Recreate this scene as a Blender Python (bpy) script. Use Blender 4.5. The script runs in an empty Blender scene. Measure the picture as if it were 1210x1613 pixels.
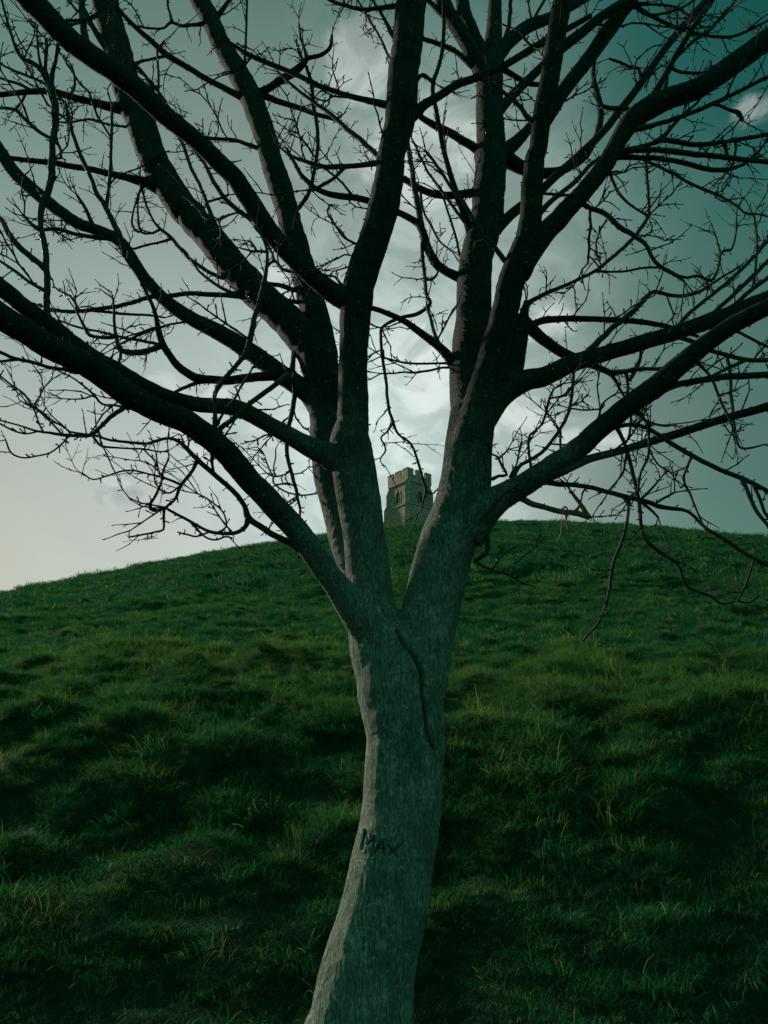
import bpy, bmesh, math, random
import numpy as np
from mathutils import Vector, Matrix
from mathutils.bvhtree import BVHTree
from mathutils.kdtree import KDTree

S = bpy.context.scene
COL = S.collection
R = math.radians

# ------------------------------------------------------------------ camera, sky, sun, exposure
CAM_H, PITCH = 1.6, 20.0
cam = bpy.data.cameras.new('camera')
cam.sensor_fit = 'VERTICAL'; cam.sensor_height = 24.0; cam.lens = 24.0 * 1196 / 1613
cam.clip_start = 0.05; cam.clip_end = 3000
cam_o = bpy.data.objects.new('camera', cam); COL.objects.link(cam_o)
cam_o.location = (0, 0, CAM_H); cam_o.rotation_euler = (R(90 + PITCH), 0, 0)
S.camera = cam_o

SUN_AZ, SUN_EL = -49.0, 27.0          # azimuth from +Y, negative = left
sv = Vector((math.sin(R(SUN_AZ)) * math.cos(R(SUN_EL)), math.cos(R(SUN_AZ)) * math.cos(R(SUN_EL)), math.sin(R(SUN_EL))))
sun = bpy.data.lights.new('sun', 'SUN'); sun.energy = 3.5; sun.angle = R(5.0); sun.color = (1.0, 0.88, 0.74)
sun_o = bpy.data.objects.new('sun', sun); COL.objects.link(sun_o)
sun_o.rotation_euler = (-sv).to_track_quat('-Z', 'Y').to_euler(); sun_o.location = (-20, 12, 14)

S.view_settings.view_transform = 'Standard'; S.view_settings.look = 'None'
S.view_settings.exposure = 0.0; S.view_settings.gamma = 1.0; S.view_settings.use_curve_mapping = False

class NT:
    """small helper for building node trees"""
    def __init__(s, tree): s.t = tree; tree.nodes.clear()
    def n(s, typ, **kw):
        nd = s.t.nodes.new(typ)
        for k, v in kw.items():
            if k.startswith('i_'):
                nd.inputs[k[2:].replace('_', ' ')].default_value = v
            else: setattr(nd, k, v)
        return nd
    def l(s, a, b): s.t.links.new(a, b)
    def val(s, sock, v):
        if isinstance(v, (int, float)): sock.default_value = v
        elif isinstance(v, (tuple, list)): sock.default_value = v
        else: s.l(v, sock)
    def math(s, op, a, b=0.0, clamp=False):
        m = s.n('ShaderNodeMath', operation=op, use_clamp=clamp)
        s.val(m.inputs[0], a); s.val(m.inputs[1], b); return m.outputs[0]
    def vmath(s, op, a, b=(0, 0, 0)):
        m = s.n('ShaderNodeVectorMath', operation=op); s.val(m.inputs[0], a); s.val(m.inputs[1], b)
        return m.outputs['Value'] if op in ('DOT_PRODUCT', 'LENGTH') else m.outputs[0]
    def scale(s, v, f):
        m = s.n('ShaderNodeVectorMath', operation='SCALE'); s.val(m.inputs[0], v); s.val(m.inputs[3], f); return m.outputs[0]
    def mix(s, f, a, b, bt='MIX'):
        m = s.n('ShaderNodeMix', data_type='RGBA', blend_type=bt)
        s.val(m.inputs[0], f)
        s.val(m.inputs[6], a if not isinstance(a, tuple) else (*a[:3], 1)); s.val(m.inputs[7], b if not isinstance(b, tuple) else (*b[:3], 1))
        return m.outputs[2]
    def ramp(s, f, stops):
        r = s.n('ShaderNodeValToRGB'); s.val(r.inputs[0], f)
        e = r.color_ramp.elements
        while len(e) < len(stops): e.new(0.5)
        for q, (p, c) in zip(e, stops):
            q.position = p; q.color = (c, c, c, 1) if isinstance(c, (int, float)) else (*c, 1)
        return r.outputs[0]
    def smooth(s, x, lo, hi, a=0.0, b=1.0):
        m = s.n('ShaderNodeMapRange', interpolation_type='SMOOTHSTEP')
        s.val(m.inputs[0], x); m.inputs[1].default_value = lo; m.inputs[2].default_value = hi
        m.inputs[3].default_value = a; m.inputs[4].default_value = b; return m.outputs[0]
    def noise(s, vec, scale, detail=4, rough=0.5, dist=0.0, out=0):
        m = s.n('ShaderNodeTexNoise'); s.val(m.inputs['Vector'], vec)
        m.inputs['Scale'].default_value = scale; m.inputs['Detail'].default_value = detail
        m.inputs['Roughness'].default_value = rough; m.inputs['Distortion'].default_value = dist
        return m.outputs[out]

def direction(az, el):
    return (math.sin(R(az)) * math.cos(R(el)), math.cos(R(az)) * math.cos(R(el)), math.sin(R(el)))

W = bpy.data.worlds.new('World'); S.world = W; W.use_nodes = True
w = NT(W.node_tree)
geo = w.n('ShaderNodeTexCoord').outputs['Generated']
sky = w.n('ShaderNodeTexSky', sky_type='NISHITA', sun_disc=False, sun_elevation=R(SUN_EL), sun_rotation=R(SUN_AZ))
sky.air_density = 1.0; sky.dust_density = 1.0; sky.ozone_density = 2.0; sky.altitude = 60
lum = w.n('ShaderNodeRGBToBW'); w.l(sky.outputs[0], lum.inputs[0])
clear = w.scale(w.mix(0.15, lum.outputs[0], sky.outputs[0]), 1.0)
clear = w.mix(1.0, clear, (0.05, 0.62, 0.50), 'MULTIPLY')
# thin high veil, pale around the bright low part of the sky and thinning with the angle from it; brighter teal added behind the view as fill
def ang(az, el):
    d = w.vmath('DOT_PRODUCT', geo, direction(az, el))
    return w.math('MULTIPLY', w.math('ARCCOSINE', d), 180 / math.pi)
a1 = ang(-14, 16); a2 = ang(0, 25)
sep = w.n('ShaderNodeSeparateXYZ'); w.l(geo, sep.inputs[0])
pz = w.math('ADD', w.math('MAXIMUM', sep.outputs[2], 0.0), 0.35)
cmb = w.n('ShaderNodeCombineXYZ')
w.l(w.math('DIVIDE', sep.outputs[0], pz), cmb.inputs[0]); w.l(w.math('DIVIDE', sep.outputs[1], pz), cmb.inputs[1])
plane = cmb.outputs[0]
n_big = w.noise(plane, 1.6, 5, 0.5)
n_med = w.noise(plane, 5.5, 8, 0.58, 0.4)
n_wisp = w.noise(plane, 11.0, 7, 0.6, 0.8)
aa = w.math('ADD', a1, w.math('MULTIPLY', w.math('SUBTRACT', n_big, 0.5), 16.0))
veil = w.ramp(w.math('DIVIDE', aa, 90.0), [(0.0, (0.60, 0.655, 0.61)), (0.14, (0.47, 0.545, 0.51)), (0.28, (0.275, 0.345, 0.318)), (0.42, (0.118, 0.212, 0.183)), (0.56, (0.040, 0.155, 0.124)), (0.8, (0.020, 0.230, 0.162)), (1.0, (0.034, 0.275, 0.196))])
vfac = w.ramp(w.math('DIVIDE', aa, 90.0), [(0.0, 0.97), (0.30, 0.93), (0.45, 0.84), (0.62, 0.78), (1.0, 0.92)])
# the deep clear patch high on the right
patch = w.math('SUBTRACT', 1.0, w.smooth(ang(39, 49), 2.0, 22.0))
vfac = w.math('MULTIPLY', vfac, w.math('SUBTRACT', 1.0, w.math('MULTIPLY', patch, 0.85)))
STR = 0.1
def st(c): return w.scale(c, 1.0 / STR)
col = w.mix(vfac, clear, st(veil))
# bright break behind the tower
glow = w.math('SUBTRACT', 1.0, w.smooth(w.math('ADD', a2, w.math('MULTIPLY', w.math('SUBTRACT', n_med, 0.5), 12.0)), 0.0, 19.0))
high = w.math('SUBTRACT', 1.0, w.smooth(w.math('ADD', ang(4, 39), w.math('MULTIPLY', w.math('SUBTRACT', n_med, 0.5), 14.0)), 2.0, 19.0))
col = w.mix(w.math('MULTIPLY', high, 0.75), col, w.mix(w.smooth(n_wisp, 0.36, 0.64), st((0.27, 0.35, 0.325)), st((0.44, 0.53, 0.50))))
col = w.mix(w.math('MULTIPLY', glow, 0.9), col, w.mix(w.smooth(n_wisp, 0.36, 0.62), st((0.53, 0.66, 0.625)), st((0.74, 0.87, 0.83))))
# warm low sky towards the sun
warm = w.math('SUBTRACT', 1.0, w.smooth(ang(-36, 7), 4.0, 26.0))
col = w.mix(w.math('MULTIPLY', warm, 0.75), col, st((0.60, 0.57, 0.47)))
# separate cumulus heads
CL = [(10.9, 26.5, 5.0, 3.6), (14.8, 33.5, 3.5, 2.6), (5.0, 45.0, 6.5, 5.0), (-2.5, 51.0, 3.2, 3.6), (9.0, 41.5, 3.0, 3.0), (33.0, 42.5, 3.0, 1.8), (-17.5, 28.0, 4.5, 2.2), (-10.0, 37.0, 2.2, 2.6), (2.5, 31.0, 4.0, 4.5), (17.0, 24.5, 5.0, 2.0), (-21.0, 20.0, 2.6, 1.4), (-13, 24.5, 5.5, 1.8), (-34, 60, 8, 5), (24, 64, 9, 6), (58, 30, 10, 4), (95, 35, 12, 5), (-80, 40, 12, 5), (150, 30, 14, 5), (-140, 35, 12, 6)]
cm = None
for (az, el, ra, re) in CL:
    d0 = Vector(direction(az, el)); e1 = Vector((math.cos(R(az)), -math.sin(R(az)), 0)); e2 = d0.cross(e1)
    q = w.vmath('SUBTRACT', geo, tuple(d0))
    u = w.math('DIVIDE', w.vmath('DOT_PRODUCT', q, tuple(e1)), R(ra)); v = w.math('DIVIDE', w.vmath('DOT_PRODUCT', q, tuple(e2)), R(re))
    t = w.math('DIVIDE', w.vmath('DOT_PRODUCT', q, tuple(d0)), R(ra))
    d2 = w.math('ADD', w.math('ADD', w.math('MULTIPLY', u, u), w.math('MULTIPLY', v, v)), w.math('MULTIPLY', t, t))
    m = w.math('SUBTRACT', 1.0, d2, True)
    cm = m if cm is None else w.math('MAXIMUM', cm, m)
puff = w.math('ADD', cm, w.math('MULTIPLY', w.math('SUBTRACT', n_med, 0.50), 3.2))
puff = w.math('ADD', puff, w.math('MULTIPLY', w.math('SUBTRACT', n_wisp, 0.5), 1.1))
puff = w.math('MULTIPLY', w.smooth(puff, 0.32, 0.85), w.smooth(cm, 0.0, 0.30))
near = w.ramp(w.math('DIVIDE', a2, 90.0), [(0.0, (0.82, 0.89, 0.85)), (0.15, (0.66, 0.73, 0.69)), (0.35, (0.42, 0.49, 0.455)), (0.6, (0.28, 0.36, 0.33)), (1.0, (0.14, 0.26, 0.22))])
shade = w.mix(w.smooth(n_wisp, 0.38, 0.60), w.mix(1.0, near, (0.62, 0.65, 0.66), 'MULTIPLY'), near)
col = w.mix(w.math('MULTIPLY', puff, 0.92), col, st(shade))
# uneven brightness of the veil
col = w.mix(1.0, col, w.ramp(n_big, [(0.3, 0.86), (0.7, 1.08)]), 'MULTIPLY')
band = w.math('SUBTRACT', 1.0, w.smooth(sep.outputs[2], 0.05, 0.36))  # low teal band all round, added as fill light
col = w.mix(band, col, st((0.150, 0.320, 0.248)), 'LIGHTEN')
below = w.smooth(sep.outputs[2], -0.10, 0.0)
col = w.mix(below, st((0.010, 0.022, 0.014)), col)
bg = w.n('ShaderNodeBackground'); w.l(col, bg.inputs[0]); bg.inputs[1].default_value = STR
wo = w.n('ShaderNodeOutputWorld'); w.l(bg.outputs[0], wo.inputs[0])

# ------------------------------------------------------------------ helpers
def tag(o, label=None, cat=None, group=None, kind=None):
    if label: o['label'] = label
    if cat: o['category'] = cat
    if group: o['group'] = group
    if kind: o['kind'] = kind
    return o
def empty(name, loc, rz=0):
    o = bpy.data.objects.new(name, None); COL.objects.link(o); o.location = loc; o.rotation_euler = (0, 0, rz)
    o.empty_display_size = 0.2; return o
def mesh(name, v, f, mat, parent=None, smooth=True):
    me = bpy.data.meshes.new(name)
    me.from_pydata([tuple(p) for p in v], [], f); me.materials.append(mat)
    if smooth: me.polygons.foreach_set('use_smooth', np.ones(len(me.polygons), dtype=bool))
    me.update()
    o = bpy.data.objects.new(name, me); COL.objects.link(o)
    if parent: o.parent = parent
    return o

_perm = np.random.default_rng(7).permutation(512)
_ang = np.random.default_rng(8).uniform(0, 2 * np.pi, 512)
def perlin(x, y):
    x = np.asarray(x, float); y = np.asarray(y, float)
    xi = np.floor(x).astype(int); yi = np.floor(y).astype(int); xf = x - xi; yf = y - yi
    def g(ix, iy, fx, fy):
        a = _ang[_perm[(_perm[ix & 511] + iy) & 511]]; return np.cos(a) * fx + np.sin(a) * fy
    u = xf ** 3 * (xf * (xf * 6 - 15) + 10); v = yf ** 3 * (yf * (yf * 6 - 15) + 10)
    n0 = g(xi, yi, xf, yf) * (1 - u) + g(xi + 1, yi, xf - 1, yf) * u
    n1 = g(xi, yi + 1, xf, yf - 1) * (1 - u) + g(xi + 1, yi + 1, xf - 1, yf - 1) * u
    return (n0 * (1 - v) + n1 * v) * 1.5
def fbm(x, y, o=3):
    s = 0; a = 1.0
    for k in range(o): s = s + a * perlin(x * 2 ** k + 17 * k, y * 2 ** k + 31 * k); a *= 0.5
    return s

# ------------------------------------------------------------------ materials
def new_mat(name):
    m = bpy.data.materials.new(name); m.use_nodes = True; return m, NT(m.node_tree)
def finish(n, color, rough=0.8, bump=None, bstr=0.3, bdist=0.01, spec=0.3):
    p = n.n('ShaderNodeBsdfPrincipled'); n.val(p.inputs['Base Color'], color if not isinstance(color, tuple) else (*color, 1))
    n.val(p.inputs['Roughness'], rough); p.inputs['Specular IOR Level'].default_value = spec
    if bump is not None:
        b = n.n('ShaderNodeBump'); b.inputs['Strength'].default_value = bstr; b.inputs['Distance'].default_value = bdist
        n.val(b.inputs['Height'], bump); n.l(b.outputs[0], p.inputs['Normal'])
    o = n.n('ShaderNodeOutputMaterial'); n.l(p.outputs[0], o.inputs[0]); return p

def bark_material(name):
    """grey lichened bark low on the stem, shade of the upper limbs painted in as darker bark"""
    m, n = new_mat(name)
    co = n.n('ShaderNodeTexCoord').outputs['Object']
    hb = n.n('ShaderNodeAttribute', attribute_name='limb_shade')
    up = n.smooth(n.math('ADD', hb.outputs['Fac'], n.math('MULTIPLY', n.math('SUBTRACT', n.noise(co, 5, 4), 0.5), 0.5)), 0.0, 1.0)  # darkness of the shaded upper limbs, put into the bark colour
    st_ = n.n('ShaderNodeMapping'); n.l(co, st_.inputs[0]); st_.inputs['Scale'].default_value = (1, 1, 0.13)
    st_.inputs['Rotation'].default_value = (0, R(-8), 0)
    fl = n.n('ShaderNodeMapping'); n.l(co, fl.inputs[0]); fl.inputs['Scale'].default_value = (0.3, 0.3, 2.2)
    ridge = n.noise(st_.outputs[0], 95, 5, 0.65, 0.8)
    ridge2 = n.noise(st_.outputs[0], 230, 3, 0.6, 0.3)
    band = n.noise(fl.outputs[0], 24, 4, 0.6)
    patch = n.noise(co, 5.5, 5, 0.6)
    speck = n.n('ShaderNodeTexVoronoi'); n.l(co, speck.inputs['Vector']); speck.inputs['Scale'].default_value = 34
    spk = n.math('MULTIPLY', n.math('SUBTRACT', 1.0, n.smooth(speck.outputs['Distance'], 0.10, 0.26)), n.smooth(n.noise(co, 60, 2), 0.50, 0.60))
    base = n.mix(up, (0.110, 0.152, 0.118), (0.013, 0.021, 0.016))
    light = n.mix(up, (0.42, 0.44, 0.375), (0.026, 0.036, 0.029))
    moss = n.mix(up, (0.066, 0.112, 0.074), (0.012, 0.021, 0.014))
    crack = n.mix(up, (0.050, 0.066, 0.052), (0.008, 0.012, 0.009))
    c = n.mix(n.math('MULTIPLY', n.smooth(ridge2, 0.42, 0.72), 0.5), base, light)
    c = n.mix(n.math('MULTIPLY', n.smooth(patch, 0.46, 0.64), 0.65), c, moss)
    c = n.mix(n.math('MULTIPLY', n.smooth(n.noise(co, 15, 6, 0.72), 0.53, 0.66), 0.6), c, light)
    c = n.mix(n.math('MULTIPLY', n.smooth(band, 0.62, 0.72), 0.55), c, light)
    c = n.mix(n.math('MULTIPLY', n.math('SUBTRACT', 1.0, n.smooth(ridge, 0.34, 0.46)), 0.85), c, crack)
    fv = n.n('ShaderNodeMapping'); n.l(co, fv.inputs[0]); fv.inputs['Scale'].default_value = (1, 1, 0.42); fv.inputs['Rotation'].default_value = (0, R(-8), 0)
    fine = n.noise(fv.outputs[0], 135, 5, 0.8, 0.2)
    where = n.math('ADD', n.math('MULTIPLY', n.smooth(n.noise(co, 7.5, 5, 0.65), 0.38, 0.60), 0.75), 0.28)
    c = n.mix(n.math('MULTIPLY', n.smooth(fine, 0.50, 0.60), where), c, light)
    c = n.mix(n.math('MULTIPLY', n.smooth(n.noise(co, 85, 4, 0.7), 0.60, 0.68), 0.7), c, crack)
    c = n.mix(n.math('MULTIPLY', spk, 0.85), c, n.mix(0.35, light, (0.5, 0.5, 0.42)))
    h = n.math('ADD', n.smooth(ridge, 0.30, 0.62), n.math('MULTIPLY', ridge2, 0.4))
    h = n.math('ADD', h, n.math('MULTIPLY', band, 0.25))
    finish(n, c, 0.85, h, 0.9, 0.006, 0.25)
    return m
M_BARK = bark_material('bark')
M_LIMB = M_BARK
def limb_shade(o, start=None):
    """share of painted shade: bark darkens with height up the tree and along each limb"""
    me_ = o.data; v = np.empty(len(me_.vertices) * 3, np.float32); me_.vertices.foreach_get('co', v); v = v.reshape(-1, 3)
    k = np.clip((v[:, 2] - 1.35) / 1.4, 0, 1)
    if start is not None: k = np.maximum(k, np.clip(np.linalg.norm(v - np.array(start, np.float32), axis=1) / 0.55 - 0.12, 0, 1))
    me_.attributes.new('limb_shade', 'FLOAT', 'POINT').data.foreach_set('value', k.astype(np.float32))
m, n = new_mat('twig bark'); finish(n, n.mix(n.noise(n.n('ShaderNodeTexCoord').outputs['Object'], 40, 3), (0.017, 0.023, 0.018), (0.040, 0.046, 0.037)), 0.8, None); M_TWIG = m
m, n = new_mat('dead wood'); finish(n, n.mix(n.noise(n.n('ShaderNodeTexCoord').outputs['Object'], 60, 4), (0.10, 0.06, 0.035), (0.26, 0.17, 0.10)), 0.85, None); M_DEAD = m
m, n = new_mat('healed scar'); finish(n, n.mix(n.noise(n.n('ShaderNodeTexCoord').outputs['Object'], 120, 3), (0.024, 0.034, 0.027), (0.075, 0.095, 0.078)), 0.95, None, spec=0.05); M_SCAR = m
m, n = new_mat('orange twine'); finish(n, (0.50, 0.15, 0.03), 0.7, None); M_ORANGE = m
m, n = new_mat('frayed twine'); finish(n, (0.45, 0.44, 0.38), 0.8, None); M_PALE = m

def grass_material(name, hue_shift=0.0):
    m, n = new_mat(name)
    at = n.n('ShaderNodeAttribute', attribute_name='tint'); oi = n.n('ShaderNodeObjectInfo')
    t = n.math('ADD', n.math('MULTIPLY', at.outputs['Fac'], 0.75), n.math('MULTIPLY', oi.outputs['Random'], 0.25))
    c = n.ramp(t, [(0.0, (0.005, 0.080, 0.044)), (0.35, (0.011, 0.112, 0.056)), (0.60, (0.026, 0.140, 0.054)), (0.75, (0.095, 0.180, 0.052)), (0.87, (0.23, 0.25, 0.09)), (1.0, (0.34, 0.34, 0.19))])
    d = n.n('ShaderNodeBsdfDiffuse'); tr = n.n('ShaderNodeBsdfTranslucent')
    gl = n.n('ShaderNodeBsdfGlossy'); gl.inputs['Roughness'].default_value = 0.45
    n.l(c, d.inputs[0]); n.l(n.mix(1.0, c, (1.25, 1.25, 0.75), 'MULTIPLY'), tr.inputs[0]); n.l(n.mix(0.5, c, (0.5, 0.5, 0.5)), gl.inputs[0])
    a = n.n('ShaderNodeMixShader'); a.inputs[0].default_value = 0.45; n.l(d.outputs[0], a.inputs[1]); n.l(tr.outputs[0], a.inputs[2])
    b = n.n('ShaderNodeMixShader'); b.inputs[0].default_value = 0.06; n.l(a.outputs[0], b.inputs[1]); n.l(gl.outputs[0], b.inputs[2])
    o = n.n('ShaderNodeOutputMaterial'); n.l(b.outputs[0], o.inputs[0]); return m
M_GRASS = grass_material('grass blades')

m, n = new_mat('turf')
co = n.n('ShaderNodeTexCoord').outputs['Object']
c = n.mix(n.smooth(n.noise(co, 1.3, 6, 0.6), 0.35, 0.65), (0.004, 0.040, 0.020), (0.013, 0.076, 0.034))
c = n.mix(n.math('MULTIPLY', n.smooth(n.noise(co, 0.35, 5, 0.6), 0.5, 0.7), 0.5), c, (0.040, 0.105, 0.040))
c = n.mix(n.smooth(n.noise(co, 9.0, 4, 0.7), 0.45, 0.75), c, (0.005, 0.032, 0.017))
finish(n, c, 0.95, n.noise(co, 6.0, 8, 0.75), 1.0, 0.12, 0.05); M_TURF = m

# ------------------------------------------------------------------ hill
HC = (17.02, 150.0, 47.509, 182.2, 0.98246)
BUMPS = [(-2.75, 9.2, 0.75, 0.34), (-1.45, 8.3, 0.6, 0.30), (-4.6, 10.0, 1.0, 0.30), (2.3, 9.6, 0.8, 0.25), (3.7, 8.2, 0.9, 0.30), (-0.9, 9.9, 0.5, 0.22), (1.6, 7.2, 0.6, 0.22), (-2.2, 6.1, 0.6, 0.20), (-3.6, 6.8, 0.7, 0.22), (4.6, 10.8, 1.0, 0.3), (2.9, 5.6, 0.6, 0.16), (-1.0, 5.2, 0.4, 0.12)]
def hill_base(x, y):
    def g(a, b):
        r = np.minimum(np.hypot(a - HC[0], b - HC[1]) / HC[3], 1.0)
        return HC[2] * 0.5 * (1 + np.cos(np.pi * r ** HC[4]))
    t = np.clip((y - 2.0) / 4.0, 0, 1); t = t * t * (3 - 2 * t)
    return g(x, y) - float(g(0.0, 0.0)) + 0.7085 * t
def ground(x, y):
    x = np.asarray(x, float); y = np.asarray(y, float)
    d = np.hypot(x, y); z = hill_base(x, y)
    fade = np.clip((d - 2.2) / 3.0, 0, 1)
    rad = np.hypot(x - HC[0], y - HC[1]); tang = np.arctan2(y - HC[1], x - HC[0]) * 110.0
    wob = 1.3 * fbm(x * 0.12, y * 0.12, 2)
    # tussocks close by, sheep-trod ledges along the contour farther up
    n1 = fbm(x * 0.75, y * 0.95, 3); n2 = fbm(x * 1.9 + 5, y * 2.3, 2)
    near = np.clip(1.0 - (d - 22) / 70.0, 0.35, 1.0)
    n3 = fbm(x * 3.1 + 2, y * 3.8 + 7, 2)
    z = z + fade * near * (0.13 * n1 + 0.12 * n2 + 0.045 * n3)
    # lip of the bank, then an almost level tread behind it
    yc = np.clip(6.9 - 0.42 * x, 5.9, 7.7) + 0.30 * perlin(x * 0.5 + 3, x * 0.13)
    z = z + np.clip(0.22 - 0.04 * x, 0.12, 0.32) * np.exp(-((y - yc) / np.where(y < yc, 1.3, 3.4)) ** 2)
    far = np.clip((d - 12) / 22.0, 0, 1)
    led = fbm(tang * 0.22, rad * 0.27 + wob, 3); led2 = fbm(tang * 0.62 + 9, rad * 0.75 + 2 * wob, 2)
    z = z + far * (0.34 * led + 0.24 * led2 - 0.30 * np.abs(led2))
    for bx, by, br, bh in BUMPS:
        z = z + 0.62 * bh * np.exp(-(((x - bx) / (br * 1.25)) ** 2 + ((y - by) / br) ** 2))
    return z
rings = [0.4]
while rings[-1] < 330: rings.append(rings[-1] + max(0.055, rings[-1] * 0.0085))
rings = np.array(rings)
az = np.concatenate([np.arange(-42, 42.01, 0.22), np.arange(46, 318, 6.0)])
az = np.radians(az); NA = len(az)
RR, AA = np.meshgrid(rings, az, indexing='ij')
X = RR * np.sin(AA); Y = RR * np.cos(AA); Z = ground(X, Y)
V = np.stack([X, Y, Z], -1).reshape(-1, 3)
V = np.vstack([V, [[0, 0, float(ground(0.0, 0.0))]]])
i = np.arange(len(rings) - 1)[:, None] * NA; j = np.arange(NA)[None, :]; j2 = (j + 1) % NA
Fq = np.stack([i + j, i + NA + j, i + NA + j2, i + j2], -1).reshape(-1, 4)
me = bpy.data.meshes.new('hill')
me.vertices.add(len(V)); me.vertices.foreach_set('co', V.ravel())
me.loops.add(Fq.size); me.loops.foreach_set('vertex_index', Fq.ravel().astype(np.int32))
me.polygons.add(len(Fq)); me.polygons.foreach_set('loop_start', np.arange(0, Fq.size, 4, dtype=np.int32))
me.polygons.foreach_set('use_smooth', np.ones(len(Fq), dtype=bool))
me.update(calc_edges=True); me.validate()
bm = bmesh.new(); bm.from_mesh(me); bm.verts.ensure_lookup_table()
cv = bm.verts[len(V) - 1]
for k in range(NA): bm.faces.new((cv, bm.verts[k], bm.verts[(k + 1) % NA]))
bmesh.ops.recalc_face_normals(bm, faces=bm.faces)
if sum(f.normal.z for f in list(bm.faces)[:200]) < 0: bmesh.ops.reverse_faces(bm, faces=bm.faces)
bm.to_mesh(me); bm.free(); me.materials.append(M_TURF)
hill = bpy.data.objects.new('hill', me); COL.objects.link(hill); tag(hill, 'steep grassy hillside rising to a rounded crest', None, None, 'structure')
# plain beyond the hill, out to the horizon
pv = [(-2500, -2500, -6.0), (2500, -2500, -6.0), (2500, 2500, -6.0), (-2500, 2500, -6.0)]
pl = mesh('ground', pv, [(0, 1, 2, 3)], M_TURF, None, False); tag(pl, 'flat green levels below the hill', None, None, 'structure')

# ------------------------------------------------------------------ tower
def stone_material(name, c0, c1, c2):
    m, n = new_mat(name)
    co = n.n('ShaderNodeTexCoord').outputs['Object']
    # rubble courses: cells flattened along the course
    mp = n.n('ShaderNodeMapping'); n.l(co, mp.inputs[0]); mp.inputs['Scale'].default_value = (2.6, 2.6, 5.0)
    vo = n.n('ShaderNodeTexVoronoi', feature='F1'); n.l(mp.outputs[0], vo.inputs['Vector']); vo.inputs['Scale'].default_value = 1.0
    ve = n.n('ShaderNodeTexVoronoi', feature='DISTANCE_TO_EDGE'); n.l(mp.outputs[0], ve.inputs['Vector']); ve.inputs['Scale'].default_value = 1.0
    hs = n.n('ShaderNodeSeparateColor'); n.l(vo.outputs['Color'], hs.inputs[0])
    c = n.mix(hs.outputs[0], c0, c1)
    c = n.mix(n.smooth(hs.outputs[1], 0.72, 0.95), c, c2)
    c = n.mix(n.math('MULTIPLY', n.smooth(n.noise(co, 0.6, 6, 0.65), 0.45, 0.7), 0.5), c, tuple(k * 0.5 for k in c0))
    joint = n.smooth(ve.outputs['Distance'], 0.02, 0.10)
    c = n.mix(joint, tuple(k * 0.45 for k in c0), c)
    finish(n, c, 0.9, n.math('ADD', joint, n.noise(co, 9, 4)), 0.6, 0.05, 0.2); return m
M_STONE = stone_material('rubble stone', (0.56, 0.35, 0.28), (0.72, 0.47, 0.385), (0.78, 0.60, 0.51))
M_DRESS = stone_material('dressed stone', (0.62, 0.50, 0.41), (0.68, 0.56, 0.47), (0.72, 0.61, 0.53))
m, n = new_mat('louvre slate'); finish(n, n.mix(n.noise(n.n('ShaderNodeTexCoord').outputs['Object'], 5, 3), (0.14, 0.13, 0.12), (0.22, 0.20, 0.18)), 0.8); M_LOUVRE = m
m, n = new_mat('dark opening'); finish(n, (0.012, 0.014, 0.014), 0.95); M_DARK = m

class MB:
    def __init__(s): s.v = []; s.f = []
    def box(s, x0, x1, y0, y1, z0, z1, tx=0.0, ty=0.0):
        k = len(s.v)
        s.v += [(x0, y0, z0), (x1, y0, z0), (x1, y1, z0), (x0, y1, z0), (x0 + tx, y0 + ty, z1), (x1 - tx, y0 + ty, z1), (x1 - tx, y1 - ty, z1), (x0 + tx, y1 - ty, z1)]
        s.f += [(k, k + 3, k + 2, k + 1), (k + 4, k + 5, k + 6, k + 7)] + [(k + a, k + (a + 1) % 4, k + 4 + (a + 1) % 4, k + 4 + a) for a in range(4)]
        return s
    def prism(s, prof, y0, y1):
        """closed outline in x,z pushed along y"""
        k = len(s.v); n_ = len(prof)
        s.v += [(x, y0, z) for x, z in prof] + [(x, y1, z) for x, z in prof]
        s.f += [tuple(k + a for a in range(n_)), tuple(k + n_ + a for a in reversed(range(n_)))]
        s.f += [(k + a, k + n_ + a, k + n_ + (a + 1) % n_, k + (a + 1) % n_) for a in range(n_)]
        return s
    def turn(s, a, start=0):
        ca, sa = math.cos(a), math.sin(a)
        s.v[start:] = [(x * ca - y * sa, x * sa + y * ca, z) for x, y, z in s.v[start:]]; return s
    def shift(s, dx, dy, dz):
        s.v = [(x + dx, y + dy, z + dz) for x, y, z in s.v]; return s
    def build(s, name, mat, parent=None, smooth=False):
        o = mesh(name, s.v, s.f, mat, parent, smooth)
        b = bmesh.new(); b.from_mesh(o.data); bmesh.ops.recalc_face_normals(b, faces=b.faces); b.to_mesh(o.data); b.free(); return o

TW, TZ = 2.72, 20.0                     # half width of the shaft, height of the wall walk above the base
tower_xy = (4.1 + 0.55, 128.0)
base_z = float(hill_base(np.array(tower_xy[0]), np.array(tower_xy[1]))) - 0.6
T_TOP = 55.3                            # height of the merlon tops
tower = empty('stone_tower', (tower_xy[0], tower_xy[1], base_z), R(45 - 7))
tag(tower, 'roofless stone church tower with battlements on top of the green hill', 'tower')
H_TOP = T_TOP - base_z
zW = H_TOP - 2.45                       # string course under the parapet
zS = zW - 4.25                          # lower string course
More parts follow.
